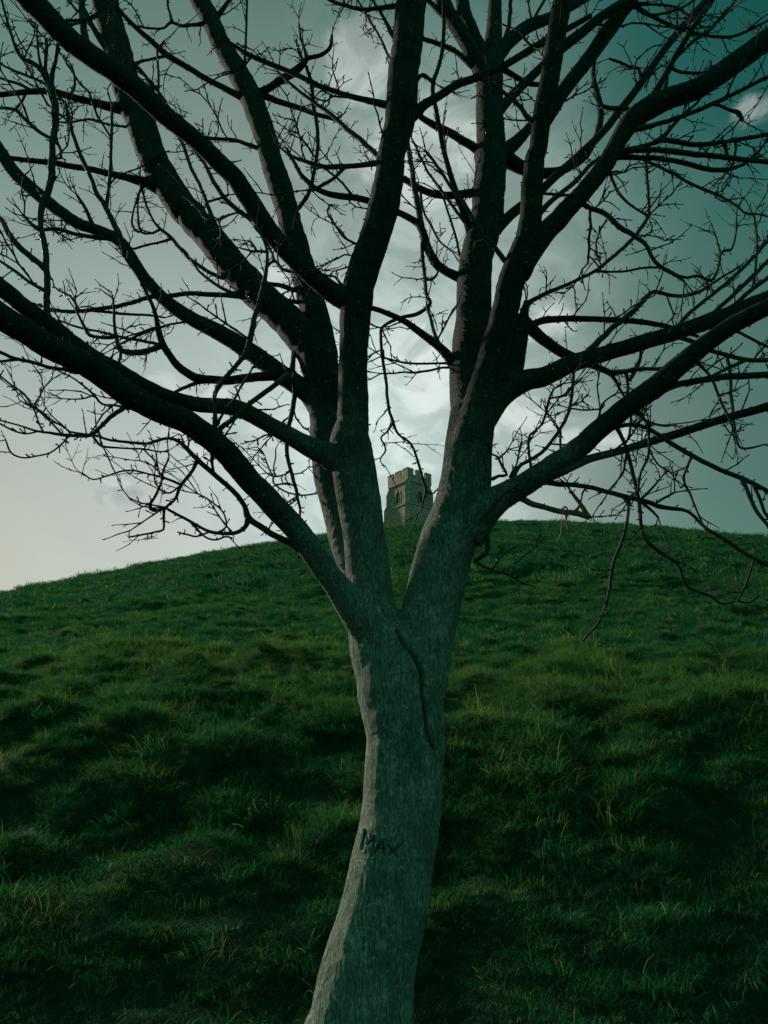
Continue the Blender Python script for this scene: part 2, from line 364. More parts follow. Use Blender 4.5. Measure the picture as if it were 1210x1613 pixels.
# hollow shaft built from four walls, each with its own pointed opening
def pointed(wd, z0, zs, n_=6):
    """outline of a pointed window: half width wd, sill z0, springing zs"""
    p = [(-wd, z0), (wd, z0), (wd, zs)]
    for k in range(1, n_): a = R(60) * k / n_; p.append((-wd + 2 * wd * math.cos(a), zs + 2 * wd * math.sin(a)))
    p.append((0, zs + 2 * wd * math.sin(R(60))))
    for k in range(n_ - 1, 0, -1): a = R(60) * k / n_; p.append((wd - 2 * wd * math.cos(a), zs + 2 * wd * math.sin(a)))
    p.append((-wd, zs)); return p
WZ0, WZS, WHW = zS + 0.55, zS + 1.95, 0.56
def wall_with_opening(half, z0, z1, outline, y_out, y_in):
    """front face as strips round the outline, plus reveals"""
    b = MB(); xs0, xs1 = -half, half
    n_ = len(outline); zt = max(z for _, z in outline); zb = outline[0][1]; hw = outline[1][0]
    b.box(xs0, xs1, y_out, y_in, z0, zb); b.box(xs0, -hw, y_out, y_in, zb, zt); b.box(hw, xs1, y_out, y_in, zb, zt); b.box(xs0, xs1, y_out, y_in, zt, z1)
    zs = outline[2][1]
    right = [p for p in outline[2:] if p[0] >= 0 and p[1] >= zs - 1e-6]; left = [(-x, z) for x, z in right]
    for arc in (right, left):
        sgn = 1 if arc is right else -1
        b.prism(arc + [(sgn * hw, zt)], y_out, y_in)
    return b
for k in range(4):
    a = math.pi / 2 * k
    wb = wall_with_opening(TW, -3.0, zW - 0.14, pointed(WHW, WZ0, WZS), -TW, -TW + 0.9) if k in (0, 3) else MB().box(-TW, TW, -TW, -TW + 0.9, -3.0, zW - 0.14)
    # neighbouring walls share corners: shorten so they butt
    wb.v = [(max(-TW + (0.9 if k % 2 else 0), min(TW - (0.9 if k % 2 else 0), x)), y, z) for x, y, z in wb.v]
    wb.turn(a).build('wall', M_STONE, tower)
    if k in (0, 3):
        fr = MB(); o1 = pointed(WHW + 0.24, WZ0 - 0.10, WZS); o0 = pointed(WHW, WZ0, WZS)
        for q in range(len(o0)):
            q2 = (q + 1) % len(o0)
            fr.prism([o0[q], o1[q], o1[q2], o0[q2]], -TW - 0.07, -TW + 0.25)
        wf = fr.turn(a).build('window', M_DRESS, tower)
        MB().prism([(x * 0.985, z) for x, z in o0], -TW + 0.62, -TW + 0.70).turn(a).build('backing', M_DARK, wf)
        MB().box(-0.06, 0.06, -TW + 0.06, -TW + 0.24, WZ0, WZS + 0.75).turn(a).build('mullion', M_DRESS, wf)
        for q in range(6):
            z = WZ0 + 0.16 + q * 0.30; hw = WHW - 0.03 if z < WZS else WHW * 0.72
            lv = MB(); lv.prism([(-hw, z), (hw, z), (hw, z + 0.07), (-hw, z + 0.07)], 0.0, 0.32)
            lv.v = [(x, -TW + 0.26 + y, zz + y * 0.55) for x, y, zz in lv.v]
            lv.turn(a).build('louvre', M_LOUVRE, wf)
    # hood string course and lower string course, stopping at the buttresses
    MB().box(-TW + 0.25, TW - 0.25, -TW - 0.20, -TW, zW - 0.14, zW + 0.16, 0, 0).turn(a).build('string_course', M_DRESS, tower)
    MB().box(-TW + 0.3, TW - 0.3, -TW - 0.15, -TW - 0.002, zS - 0.10, zS + 0.14).turn(a).build('string_course', M_DRESS, tower)
    # parapet wall and merlons
    cl = 0.46 if k % 2 else 0.0
    PW = TW + 0.10
    MB().box(-PW + cl, PW - cl, -PW, -PW + 0.46, zW + 0.163, zW + 1.30).turn(a).build('parapet', M_STONE, tower)
    for x0, x1 in ((-PW + cl, -PW + 1.42), (-0.78, 0.78), (PW - 1.42, PW - cl)):
        mr = MB().box(x0, x1, -PW, -PW + 0.46, zW + 1.303, H_TOP - 0.16).turn(a).build('merlon', M_STONE, tower)
        MB().box(x0 - (0.05 if abs(x0) < PW - 0.5 or not cl else 0), x1 + (0.05 if abs(x1) < PW - 0.5 or not cl else 0), -PW - 0.06, -PW + 0.50, H_TOP - 0.158, H_TOP, 0.02, 0.02).turn(a).build('coping', M_DRESS, mr)
    # stepped diagonal buttress at the corner
    c0 = math.sqrt(2) * TW
    b = MB()
    prof = [(-0.2, -3.0), (1.55, -3.0), (1.55, zS - 3.0), (1.05, zS - 2.2), (1.05, zS - 0.2), (0.62, zS + 0.6), (0.62, zW - 1.6), (0.22, zW - 0.5), (0.22, zW + 0.10), (-0.2, zW + 0.10)]
    b.prism(prof, -0.44, 0.44); b.shift(c0 - 0.25, 0, 0)
    b.turn(-math.pi * 3 / 4 + a).build('buttress', M_STONE, tower)
MB().box(-TW + 0.9, TW - 0.9, -TW + 0.9, TW - 0.9, zW - 0.6, zW - 0.4).build('roof', M_STONE, tower)

# ------------------------------------------------------------------ tree
TREE = """99 -142,2900,626,2250 -110,2900,744,1851 -93,2900,830,1770 -79,2900,877,1720 -51,2900,1033,1566 -11,2900,1170,1509 26,2900,1335,1432 59,2900,1511,1397 74,2900,1691,1406 79,2900,1775,1420 64,2900,1939,1639 63,2900,2040,1659 65,2900,2100,1356 71,2900,2144,1022
99 64,2900,1870,1237 26,2900,2009,1342 -7,2900,2117,1262 -42,2900,2215,1031
99 82,2900,1824,1171 122,2900,1974,1145 153,2900,2129,1118 172,2900,2203,1103
9 2,2900,2033,1057 -32,2880,2187,972 -49,2869,2271,881 -57,2858,2361,862 -75,2840,2508,822 -96,2824,2648,856 -114,2811,2757,889 -136,2794,2908,848 -127,2781,3019,648 -128,2767,3154,602 -130,2751,3304,596 -121,2734,3470,671 -106,2717,3631,679 -55,2700,3799,660 -8,2682,3978,683 14,2671,4087,660 31,2656,4252,612 49,2647,4360,631 78,2632,4518,726 91,2614,4732,708 114,2596,4960,720 131,2581,5151,730 146,2563,5388,712
12 -2,2900,2154,731 -32,2931,2285,700 -84,2957,2390,688 -127,2978,2481,700 -155,2998,2572,724 -174,3019,2677,777 -199,3039,2777,817 -225,3060,2889,832 -247,3089,3046,824 -258,3113,3185,812 -275,3137,3329,829 -308,3161,3479,876 -353,3181,3596,829 -421,3201,3702,841 -566,3236,3881,799 -666,3260,4001,812 -805,3292,4184,798 -957,3329,4406,803 -1129,3367,4646,809 -1248,3395,4851,809 -1339,3419,5037,826 -1422,3444,5255,863 -1515,3470,5482,882 -1593,3492,5688,861 -1669,3517,5932,840 -1761,3545,6217,842 -1849,3573,6516,843 -1943,3603,6864,824
99 132,2900,2009,1102 164,2900,2166,1123 207,2900,2349,1109 260,2900,2538,1121 310,2900,2673,1086 341,2900,2813,1050 357,2900,2958,987 379,2900,3107,975
5 22,2900,2057,964 -31,2859,2146,817 -103,2817,2222,646 -167,2776,2302,512 -225,2739,2373,475 -267,2710,2431,450 -330,2669,2508,448 -410,2623,2584,445 -478,2584,2648,419 -545,2542,2719,429 -622,2497,2789,437 -697,2459,2832,434 -780,2420,2857,430 -851,2385,2879,426 -921,2348,2914,444 -1001,2303,2961,418 -1077,2263,2989,413 -1141,2228,3010,431 -1196,2195,3039,427 -1276,2147,3076,422 -1345,2104,3113,417
2 -205,2798,2854,614 -267,2777,2872,458 -342,2750,2902,367 -428,2718,2942,340 -514,2686,2981,326 -585,2659,3004,336 -655,2635,2997,309 -723,2611,2992,294 -790,2587,2998,292 -858,2561,3012,302 -936,2530,3041,312 -1014,2498,3079,334 -1079,2471,3104,332 -1144,2441,3145,330 -1199,2415,3183,329 -1274,2380,3234,304 -1337,2351,3271,302 -1400,2319,3317,324 -1481,2281,3362,310
2 -271,3119,3220,641 -334,3135,3311,546 -403,3149,3380,477 -498,3167,3455,468 -596,3186,3542,443 -697,3204,3628,434 -816,3224,3717,408 -937,3244,3797,365 -1044,3261,3876,353 -1150,3280,3977,326 -1262,3301,4118,315 -1342,3317,4244,319 -1421,3333,4360,324 -1532,3349,4436,293 -1668,3367,4503,313 -1816,3388,4621,335 -1940,3406,4735,375 -2042,3421,4839,361 -2148,3436,4956,366 -2248,3453,5104,372 -2389,3476,5313,360
2 -132,2727,3535,566 -201,2704,3563,457 -260,2682,3595,402 -334,2652,3652,374 -400,2624,3708,373 -471,2591,3784,399 -545,2550,3890,399 -619,2510,3993,385 -702,2474,4063,371 -774,2442,4126,370 -873,2402,4193,381 -936,2375,4240,406 -1018,2340,4304,431 -1105,2304,4359,429 -1237,2251,4424,438 -1297,2223,4471,449 -1357,2195,4523,461 -1417,2166,4580,485 -1512,2120,4661,483
2 -274,3143,3366,684 -288,3188,3547,673 -317,3225,3703,690 -352,3259,3848,705 -382,3290,3985,686 -408,3316,4102,697 -443,3345,4238,677 -497,3387,4438,660 -541,3425,4632,640 -604,3471,4873,678 -670,3514,5108,659 -716,3548,5305,673 -795,3592,5567,712 -864,3625,5762,727 -964,3665,6001,683 -1113,3720,6345,621 -1205,3757,6597,657 -1296,3789,6814,670 -1410,3832,7133,689
6 370,2900,3077,810 374,2960,3295,871 399,3015,3509,845 426,3061,3694,841 443,3120,3950,828 472,3161,4139,834 517,3201,4327,857 548,3231,4472,840 570,3263,4638,858 592,3303,4852,881 607,3340,5059,831 620,3389,5347,784 645,3439,5657,811 672,3473,5877,672 703,3513,6148,508 735,3563,6503,420 770,3613,6879,391
7 324,2900,2842,816 357,2864,2970,766 379,2842,3047,715 403,2820,3125,663 439,2788,3241,625 472,2755,3359,587 503,2726,3465,562 529,2694,3584,564 560,2669,3672,578 596,2645,3757,566 622,2619,3855,487 633,2581,4003,462 649,2546,4142,423 661,2537,4175,396 680,2502,4316,398 701,2479,4409,426 733,2439,4567,415 765,2395,4750,417 785,2369,4859,419 809,2333,5009,407
0 564,2673,3656,484 608,2667,3726,514 682,2659,3829,436 755,2652,3913,425 829,2644,3999,401 905,2637,4090,390 989,2628,4206,379 1050,2620,4325,397 1116,2613,4429,458 1209,2606,4504,504 1313,2598,4552,462 1432,2589,4600,463 1557,2580,4690,466 1669,2571,4775,469 1784,2563,4869,472 1947,2551,4984,461
3 320,2900,2586,1024 409,2867,2661,716 484,2842,2706,535 546,2822,2734,470 621,2797,2776,443 744,2755,2851,429 830,2723,2916,403 916,2691,2984,402 989,2664,3035,401 1061,2638,3082,424 1133,2611,3137,399 1193,2588,3181,373 1265,2561,3235,347 1347,2531,3288,346 1427,2503,3326,332 1494,2479,3353,318 1595,2442,3408,304
3 386,2900,3062,809 468,2927,3182,688 543,2945,3248,585 633,2964,3297,464 740,2986,3342,427 850,3010,3412,404 962,3032,3462,379 1092,3057,3518,354 1207,3078,3566,373 1343,3104,3624,362 1482,3129,3686,367 1624,3154,3750,402 1771,3180,3823,407 1923,3206,3905,413 2121,3239,4025,405
0 532,2943,3247,473 559,2950,3321,506 591,2961,3441,456 623,2972,3565,377 644,2979,3648,234 662,2985,3729,118
0 665,2784,2787,303 731,2773,2801,227 819,2758,2830,164 917,2742,2850,151 1039,2721,2882,163 1185,2696,2920,162 1331,2671,2960,162 1426,2654,2982,161 1498,2641,3000,173 1617,2621,3030,160
0 1059,2642,3056,224 1110,2648,3085,175 1170,2655,3106,138 1252,2664,3126,139 1362,2676,3150,140 1471,2688,3163,141 1568,2699,3175,141 1666,2709,3187,129
0 629,2972,3565,232 679,2982,3599,175 749,2997,3636,176 874,3021,3659,148 1032,3051,3676,135 1192,3081,3686,136 1320,3105,3681,121 1416,3124,3665,107 1511,3142,3642,76
0 614,2977,3637,351 663,2988,3596,292 708,2999,3556,262 766,3012,3510,248 845,3027,3466,233 933,3043,3435,175 1007,3057,3410,146 1054,3066,3389,146
0 1036,3063,3394,146 1112,3068,3407,117 1189,3073,3420,103 1304,3080,3431,88 1436,3089,3470,74
0 1037,3062,3400,117 1062,3066,3355,87 1091,3071,3286,72 1136,3077,3199,58
0 634,3423,5556,650 615,3416,5661,558 543,3405,5819,485 459,3391,6016,471 388,3380,6167,475 340,3369,6349,441 264,3355,6560,405
0 651,3443,5682,503 628,3454,5827,431 571,3469,6036,439 521,3484,6251,447 507,3495,6409,433 503,3515,6734,423
0 651,3453,5746,546 700,3475,5880,475 784,3504,6036,442 924,3543,6226,411 1100,3584,6372,334 1254,3620,6522,298 1430,3661,6698,260
0 685,2503,4310,329 733,2508,4380,304 800,2516,4507,309 874,2523,4622,313 953,2530,4748,318 1026,2538,4877,352 1101,2545,5009,387 1158,2550,5109,421 1258,2559,5295,368
0 748,2425,4624,249 804,2432,4678,223 874,2440,4750,211 955,2449,4842,200 1027,2457,4912,201 1104,2466,4984,174 1189,2475,5067,147
0 -1529,3467,5444,382 -1632,3437,5430,266 -1756,3400,5434,188 -1864,3367,5436,187 -1947,3341,5441,186 -2047,3309,5404,166 -2135,3279,5355,146 -2249,3239,5285,144
0 -1270,3392,4794,429 -1354,3399,4823,269 -1470,3408,4868,199 -1563,3415,4898,181 -1700,3426,4946,164 -1825,3436,4978,165 -1925,3443,5009,166 -2051,3453,5033,148 -2182,3463,5062,130 -2272,3470,5093,112
0 -1240,2394,3221,141 -1251,2390,3268,130 -1259,2385,3340,130 -1271,2378,3440,132 -1293,2371,3536,121 -1319,2363,3635,110 -1325,2357,3720,148 -1306,2352,3790,148 -1308,2345,3902,150 -1317,2338,3999,126 -1323,2331,4107,153 -1332,2326,4185,167 -1362,2320,4281,168 -1387,2316,4339,130 -1425,2312,4391,118 -1459,2309,4415,105 -1495,2306,4433,79 -1528,2302,4489,66 -1569,2296,4591,66 -1600,2291,4677,54 -1629,2286,4764,54
0 -1359,2320,4281,117 -1362,2315,4362,104 -1357,2311,4428,79 -1358,2305,4522,79 -1364,2300,4614,53
0 -1373,2318,4307,104 -1401,2326,4400,79 -1418,2334,4511,80 -1432,2339,4584,67
0 -1407,2314,4371,65 -1444,2327,4485,53 -1483,2345,4636,41 -1486,2350,4680,41
0 -1364,2320,4274,65 -1404,2328,4326,65 -1484,2342,4380,66 -1581,2358,4443,53 -1623,2365,4480,54 -1664,2372,4514,40
0 -2047,3309,5404,129 -2090,3311,5437,92 -2153,3315,5475,93 -2256,3320,5521,75 -2306,3322,5539,56
0 -1317,2336,4023,89 -1337,2334,4040,76 -1394,2326,4075,76 -1442,2319,4124,76 -1479,2314,4158,76 -1516,2309,4166,64 -1563,2303,4163,64
0 -2070,3301,5390,74 -2096,3311,5318,73 -2121,3317,5277,73
0 -1414,3332,4359,204 -1433,3328,4414,171 -1483,3320,4509,155 -1525,3313,4589,138 -1577,3306,4665,139 -1611,3300,4751,122 -1655,3292,4842,123 -1700,3285,4934,124 -1750,3276,5062,107 -1790,3266,5192,108 -1824,3261,5272,90 -1865,3256,5315,72
0 -1860,3368,5432,112 -1841,3370,5480,94 -1845,3374,5575,76 -1880,3378,5683,57 -1929,3381,5749,58
0 -1512,3315,4565,121 -1516,3321,4692,105 -1525,3327,4831,106 -1541,3333,4973,90 -1564,3341,5169,91 -1579,3346,5305,74
0 -1549,3336,5060,72 -1575,3340,5116,73 -1659,3350,5260,74 -1699,3356,5354,74 -1742,3362,5460,75 -1801,3367,5527,75 -1853,3373,5609,57 -1919,3379,5710,57
0 -1468,3449,5285,113 -1550,3438,5277,75 -1626,3427,5281,75 -1732,3412,5304,75 -1839,3396,5262,56 -1902,3387,5257,56
0 -1271,2378,3435,120 -1313,2369,3468,108 -1375,2356,3519,108 -1420,2345,3574,108 -1449,2336,3623,97 -1493,2326,3674,85
0 -1317,2365,3612,97 -1358,2371,3642,73 -1399,2379,3690,62
0 -1484,3342,4401,171 -1538,3335,4387,137 -1653,3321,4396,119 -1747,3309,4419,119 -1817,3300,4408,102
0 -1260,2385,3343,71 -1331,2399,3393,60 -1408,2414,3457,61 -1487,2429,3518,49 -1535,2439,3559,37
0 -1581,3355,4454,138 -1597,3352,4502,121 -1641,3344,4595,105 -1695,3337,4676,88
0 -661,3253,3939,177 -754,3262,3961,146 -894,3275,3977,146 -1012,3285,3989,131 -1122,3295,3981,131 -1219,3304,3983,131 -1290,3311,3957,115 -1389,3320,3936,115 -1496,3330,3928,115 -1622,3341,3924,115 -1716,3349,3937,99 -1807,3357,3974,66
0 -1527,3332,3926,82 -1446,3340,3919,82 -1366,3348,3913,82 -1212,3362,3911,66 -1140,3369,3904,50
0 -780,3282,4096,148 -841,3293,4092,115 -944,3311,4163,100 -1028,3328,4240,101 -1088,3340,4312,102 -1151,3354,4399,103 -1224,3368,4474,87 -1277,3380,4549,70 -1330,3396,4672,71 -1376,3413,4814,72 -1395,3421,4876,54
0 -1224,3368,4469,69 -1264,3371,4446,69 -1317,3374,4449,69 -1344,3376,4502,70 -1371,3383,4661,53 -1367,3388,4768,54
0 -1338,3374,4454,69 -1366,3377,4477,70 -1387,3381,4527,70 -1389,3387,4620,53 -1375,3396,4762,54
0 -1144,3354,4398,86 -1219,3361,4374,69 -1271,3365,4366,69 -1357,3373,4343,69 -1394,3376,4362,52
0 -611,2499,2795,127 -618,2496,2835,104 -619,2491,2894,81 -625,2486,2957,82 -611,2482,3003,106 -578,2478,3046,94 -545,2473,3089,95 -518,2469,3130,107 -504,2465,3188,120 -494,2458,3268,108 -478,2452,3349,97 -464,2447,3417,98 -455,2441,3501,74 -458,2436,3572,62 -476,2432,3629,50 -508,2427,3680,38
0 -458,2436,3566,62 -514,2429,3566,49 -558,2424,3574,37
0 -498,2435,3571,50 -509,2437,3594,50 -527,2440,3621,50
0 -455,2441,3501,74 -441,2438,3517,62 -421,2436,3521,62 -392,2431,3481,61 -359,2427,3466,61
0 -432,2440,3521,62 -430,2437,3543,49 -443,2433,3573,50 -465,2428,3617,37
0 -632,2493,2792,138 -613,2500,2816,127 -589,2510,2847,105 -553,2523,2890,106 -508,2542,2955,107 -459,2559,3010,109 -408,2576,3070,110 -370,2589,3110,111
0 -404,3298,4018,197 -467,3304,4030,148 -542,3311,4059,132 -613,3317,4079,99
0 -379,3278,3926,162 -452,3284,3938,130 -522,3291,3966,114 -608,3300,4031,82
0 -887,3321,4400,171 -918,3328,4474,137 -974,3342,4623,105 -1035,3356,4777,106 -1095,3367,4902,108 -1143,3379,5043,109 -1196,3389,5162,110 -1239,3398,5279,74
0 -492,2579,3814,146 -532,2584,3841,120 -600,2592,3888,108 -678,2603,3975,109 -740,2612,4077,97 -793,2622,4189,84 -840,2629,4261,71 -884,2636,4334,71
0 -713,2608,4028,69 -692,2608,3997,68 -670,2608,4004,55
0 -690,2604,3986,55 -724,2610,3982,55 -760,2617,3974,55
0 -737,3266,3979,130 -790,3270,3990,98 -878,3279,4051,82 -959,3288,4128,66 -1018,3295,4214,50
0 -435,3156,3414,300 -479,3144,3428,254 -539,3130,3419,223 -610,3112,3402,207 -712,3086,3370,205 -781,3069,3364,189 -850,3051,3360,203 -895,3038,3379,188 -941,3024,3411,174 -976,3010,3455,159 -1006,2998,3498,159 -1028,2983,3555,145 -1045,2965,3628,102 -1064,2951,3687,87 -1101,2931,3759,73 -1141,2911,3832,59 -1186,2895,3883,44
0 -1009,2996,3503,159 -1058,2988,3471,144 -1100,2981,3454,158 -1146,2975,3450,143 -1188,2969,3456,129 -1209,2961,3508,86 -1223,2953,3569,72 -1232,2943,3647,58 -1242,2935,3710,44
0 -1216,2959,3523,101 -1276,2953,3512,86 -1330,2947,3525,86 -1356,2942,3562,72 -1381,2937,3609,58 -1402,2933,3647,43
0 -1011,2996,3503,72 -1116,3013,3534,73 -1212,3028,3564,74 -1320,3045,3603,59 -1435,3063,3639,60 -1542,3079,3689,45
0 -1023,2976,3585,73 -1083,2987,3575,73 -1147,2999,3542,73 -1206,3010,3516,58 -1238,3017,3499,44
0 -920,3241,3787,79 -970,3249,3796,64 -1059,3262,3794,64 -1141,3275,3777,64 -1222,3289,3748,48
0 -1188,2969,3453,72 -1183,2966,3421,71 -1188,2962,3380,71
0 -787,3067,3363,131 -856,3060,3342,102 -923,3051,3301,87 -972,3045,3265,72
0 -419,3198,3678,171 -432,3190,3619,139 -437,3180,3542,122 -434,3167,3448,121 -419,3151,3330,119 -425,3137,3230,117 -437,3124,3139,101 -439,3109,3037,100 -416,3092,2930,84 -388,3078,2843,83 -374,3068,2780,69 -359,3058,2717,54 -364,3047,2653,40
0 -413,3091,2924,56 -435,3093,2903,42 -462,3096,2895,42 -491,3098,2896,42 -520,3100,2912,35
0 -491,3098,2896,35 -510,3102,2934,35 -527,3106,2976,35 -544,3110,3018,36 -572,3114,3045,29
0 -479,3097,2896,35 -491,3103,2935,35 -486,3112,2994,36 -489,3119,3038,29
0 -488,3097,2896,42 -483,3094,2858,42 -433,3088,2820,42 -376,3081,2802,41 -345,3078,2798,41 -287,3072,2805,41
0 -377,3070,2789,41 -404,3074,2773,41 -437,3080,2749,41 -464,3086,2725,27
0 -281,2709,2421,154 -319,2702,2444,142 -390,2688,2477,118 -442,2678,2506,118 -485,2670,2533,118 -509,2664,2556,130 -522,2658,2591,95 -546,2650,2627,95 -583,2642,2662,95 -639,2630,2708,95 -700,2616,2762,96 -739,2607,2800,84 -778,2599,2832,72 -811,2593,2840,60 -846,2586,2827,60 -885,2579,2810,59 -927,2571,2809,59 -1015,2555,2814,47 -1070,2545,2828,47 -1114,2537,2829,47 -1159,2529,2836,35
0 -504,2665,2549,118 -515,2660,2510,94 -556,2654,2483,82 -625,2645,2482,70 -664,2640,2495,58 -711,2633,2522,58 -775,2623,2554,58 -810,2618,2572,47
0 -806,2619,2569,58 -832,2617,2559,70 -857,2614,2565,70 -861,2613,2582,70 -847,2610,2606,58 -827,2606,2660,47 -820,2601,2714,47 -804,2597,2761,36
0 -700,2616,2767,96 -713,2608,2717,71 -739,2599,2667,70 -752,2594,2640,70 -762,2586,2592,58 -789,2579,2559,58
0 -749,2596,2653,47 -807,2588,2675,47 -863,2580,2687,35 -920,2573,2699,35 -971,2566,2691,35 -1019,2558,2668,29 -1059,2552,2655,29 -1097,2547,2678,23
0 -751,2595,2648,35 -787,2601,2622,35 -822,2605,2634,35 -848,2610,2666,35 -856,2613,2693,30
0 -808,2619,2569,58 -804,2615,2518,46 -800,2612,2483,46 -828,2609,2473,40 -854,2607,2465,40 -919,2601,2450,34
0 -711,2633,2520,47 -658,2642,2467,35 -616,2648,2456,35 -583,2653,2470,35 -558,2656,2464,35
0 -607,2647,2485,47 -583,2651,2506,35 -598,2658,2564,35 -656,2667,2618,36 -703,2673,2646,30
0 -641,2643,2484,35 -687,2647,2468,35 -723,2650,2476,35 -760,2653,2487,29
0 -876,2376,2872,134 -899,2369,2856,100 -939,2356,2814,88 -968,2344,2767,76 -990,2334,2731,76 -1014,2327,2720,75 -1078,2311,2717,64 -1117,2301,2719,53 -1156,2291,2721,42 -1214,2275,2735,32 -1272,2259,2746,32 -1302,2251,2758,31
0 -1055,2317,2720,43 -1067,2314,2707,43 -1076,2311,2687,32 -1110,2304,2648,32 -1155,2296,2631,31 -1193,2290,2624,31 -1230,2284,2640,31 -1251,2278,2683,26
0 -1140,2295,2721,32 -1159,2297,2751,32 -1187,2302,2806,32 -1234,2308,2870,33 -1287,2313,2909,33 -1335,2318,2947,33 -1361,2320,2966,22
0 -1085,2309,2721,32 -1132,2319,2769,32 -1198,2332,2834,33 -1196,2339,2877,33 -1189,2345,2913,28
0 -1056,2317,2722,32 -1079,2323,2747,32 -1143,2337,2790,33 -1193,2348,2830,33 -1230,2356,2849,28 -1279,2366,2879,22
0 -1156,2291,2721,32 -1194,2287,2710,32 -1236,2282,2720,32 -1281,2278,2743,32
0 -992,2333,2728,43 -975,2337,2706,43 -955,2341,2689,43 -889,2350,2686,32 -821,2360,2688,32 -781,2366,2682,27 -743,2371,2682,22
0 -821,2360,2688,27 -802,2364,2669,27 -782,2368,2649,27 -758,2375,2601,22
0 -1034,2288,2960,109 -1054,2279,2937,87 -1084,2270,2942,65 -1134,2254,2942,65 -1190,2236,2953,64 -1237,2221,2956,64 -1285,2205,2971,64 -1324,2191,2987,53
0 -1228,2224,2956,53 -1265,2224,2951,53 -1306,2224,2941,43
0 -888,2372,2862,67 -907,2367,2852,55 -940,2359,2855,44 -979,2349,2855,44 -1010,2339,2887,44 -1074,2320,2936,33 -1119,2309,2957,33 -1146,2301,2968,22
0 -1008,2340,2885,33 -1036,2343,2874,33 -1072,2346,2871,28 -1123,2350,2876,22
0 444,3111,3910,341 390,3117,3952,265 345,3122,3982,235 296,3127,4016,205 250,3133,4078,222 218,3141,4169,208 191,3150,4287,195 163,3154,4335,179 89,3162,4391,164 0,3171,4448,149 -73,3178,4487,166 -157,3185,4519,167 -231,3192,4534,167 -299,3198,4556,151 -361,3204,4595,135 -404,3209,4643,136 -447,3214,4699,119 -489,3221,4793,103 -532,3227,4889,87
0 572,3259,4617,342 514,3264,4626,257 429,3272,4624,206 344,3279,4618,206 266,3286,4638,190 191,3293,4679,191 122,3300,4743,175 53,3307,4803,141 -18,3314,4854,124
0 191,3149,4279,178 183,3156,4373,164 172,3162,4469,165 157,3171,4594,151 146,3179,4722,136 134,3188,4848,120 122,3195,4968,87
0 203,3146,4236,145 192,3141,4142,96 201,3134,3991,94 208,3128,3874,93 226,3125,3824,93 194,3121,3775,108 138,3117,3743,107 92,3114,3734,92 30,3110,3702,91 -12,3107,3665,76 -15,3104,3617,75 -9,3098,3509,75 9,3090,3369,73 17,3083,3247,72 40,3077,3154,72 65,3073,3088,57 116,3068,3043,56 145,3063,2966,56 163,3057,2885,69 181,3053,2818,69 172,3050,2772,41
0 40,3077,3147,57 14,3080,3105,43 -14,3083,3075,43 3,3085,3038,43 6,3087,3011,42 -14,3090,2981,35
0 181,3052,2812,55 206,3054,2795,41 234,3057,2820,34
0 210,3132,3963,78 235,3135,3965,78 258,3137,3990,63 268,3139,4014,47
0 345,2969,3332,283 307,2965,3388,241 277,2961,3438,214 226,2956,3488,186 169,2951,3534,172 115,2946,3578,144 58,2942,3612,130 -14,2936,3643,116 -58,2933,3657,116
0 257,2959,3457,114 231,2967,3541,87 213,2975,3635,73 197,2981,3708,59
0 315,2986,3401,72 254,2978,3396,57 170,2966,3386,57 91,2955,3385,57 28,2946,3396,49 -14,2940,3409,42
0 322,2979,3370,71 264,2973,3370,57 198,2966,3350,57 133,2959,3336,56 90,2954,3336,42 42,2949,3327,42 -14,2943,3323,42
0 101,2636,4469,318 146,2647,4515,262 185,2657,4568,220 243,2670,4630,193 359,2696,4748,181 455,2715,4815,183 583,2741,4916,171 669,2758,5001,173 763,2777,5094,191 853,2795,5182,161 963,2815,5280,147 1076,2836,5385,132
0 593,3313,4907,319 533,3303,4952,249 445,3288,5010,231 363,3274,5060,214 274,3260,5101,196 203,3249,5145,160
0 541,3409,5735,232 503,3405,5763,174 442,3399,5828,155 365,3392,5873,155 261,3384,5910,136 175,3377,5944,97
0 461,3168,4176,258 447,3161,4233,210 429,3151,4317,195 402,3141,4409,180 366,3127,4532,148 338,3114,4645,133 317,3104,4741,133 296,3090,4878,135 278,3077,5002,119 263,3066,5107,119 267,3058,5189,120 293,3050,5272,103 315,3040,5368,104 329,3026,5518,105 332,3012,5670,106 332,2996,5849,107
0 417,3150,4328,114 383,3155,4385,98 344,3162,4464,83 297,3169,4559,83 236,3179,4678,68 198,3187,4790,68 172,3193,4876,69 149,3197,4934,52
0 565,2669,3672,188 529,2662,3686,148 471,2645,3751,121 416,2629,3823,108 377,2615,3891,95 337,2600,3965,82 291,2587,4019,82 257,2575,4076,82 216,2561,4143,68 184,2552,4183,55
0 317,3282,4620,69 333,3285,4563,69 354,3289,4474,68 379,3294,4373,68 399,3301,4247,67
0 197,3292,4665,69 212,3292,4527,68 251,3292,4434,68 293,3292,4330,59 358,3292,4261,50
0 103,2619,4674,162 138,2622,4661,117 177,2626,4721,103 230,2630,4678,103
0 540,3192,4276,360 600,3199,4346,280 666,3207,4427,266 738,3215,4500,252 830,3224,4589,220 918,3234,4697,223 1023,3245,4813,225 1123,3255,4926,228 1217,3265,5041,213 1357,3280,5246,217 1481,3293,5431,221 1612,3308,5648,207 1739,3321,5841,210 1862,3332,6010,233 1997,3344,6185,256 2139,3356,6359,240
0 600,3305,4863,529 678,3318,4959,428 757,3332,5056,343 840,3347,5175,256 905,3359,5285,203 971,3372,5397,168
0 608,3325,4974,537 679,3334,4938,447 760,3345,4884,375 856,3356,4850,321 959,3367,4861,286 1044,3377,4907,234 1144,3389,4992,200 1213,3400,5112,184 1267,3411,5259,186 1288,3422,5404,189 1281,3433,5541,172 1279,3444,5693,136 1312,3457,5884,99 1330,3463,5973,60
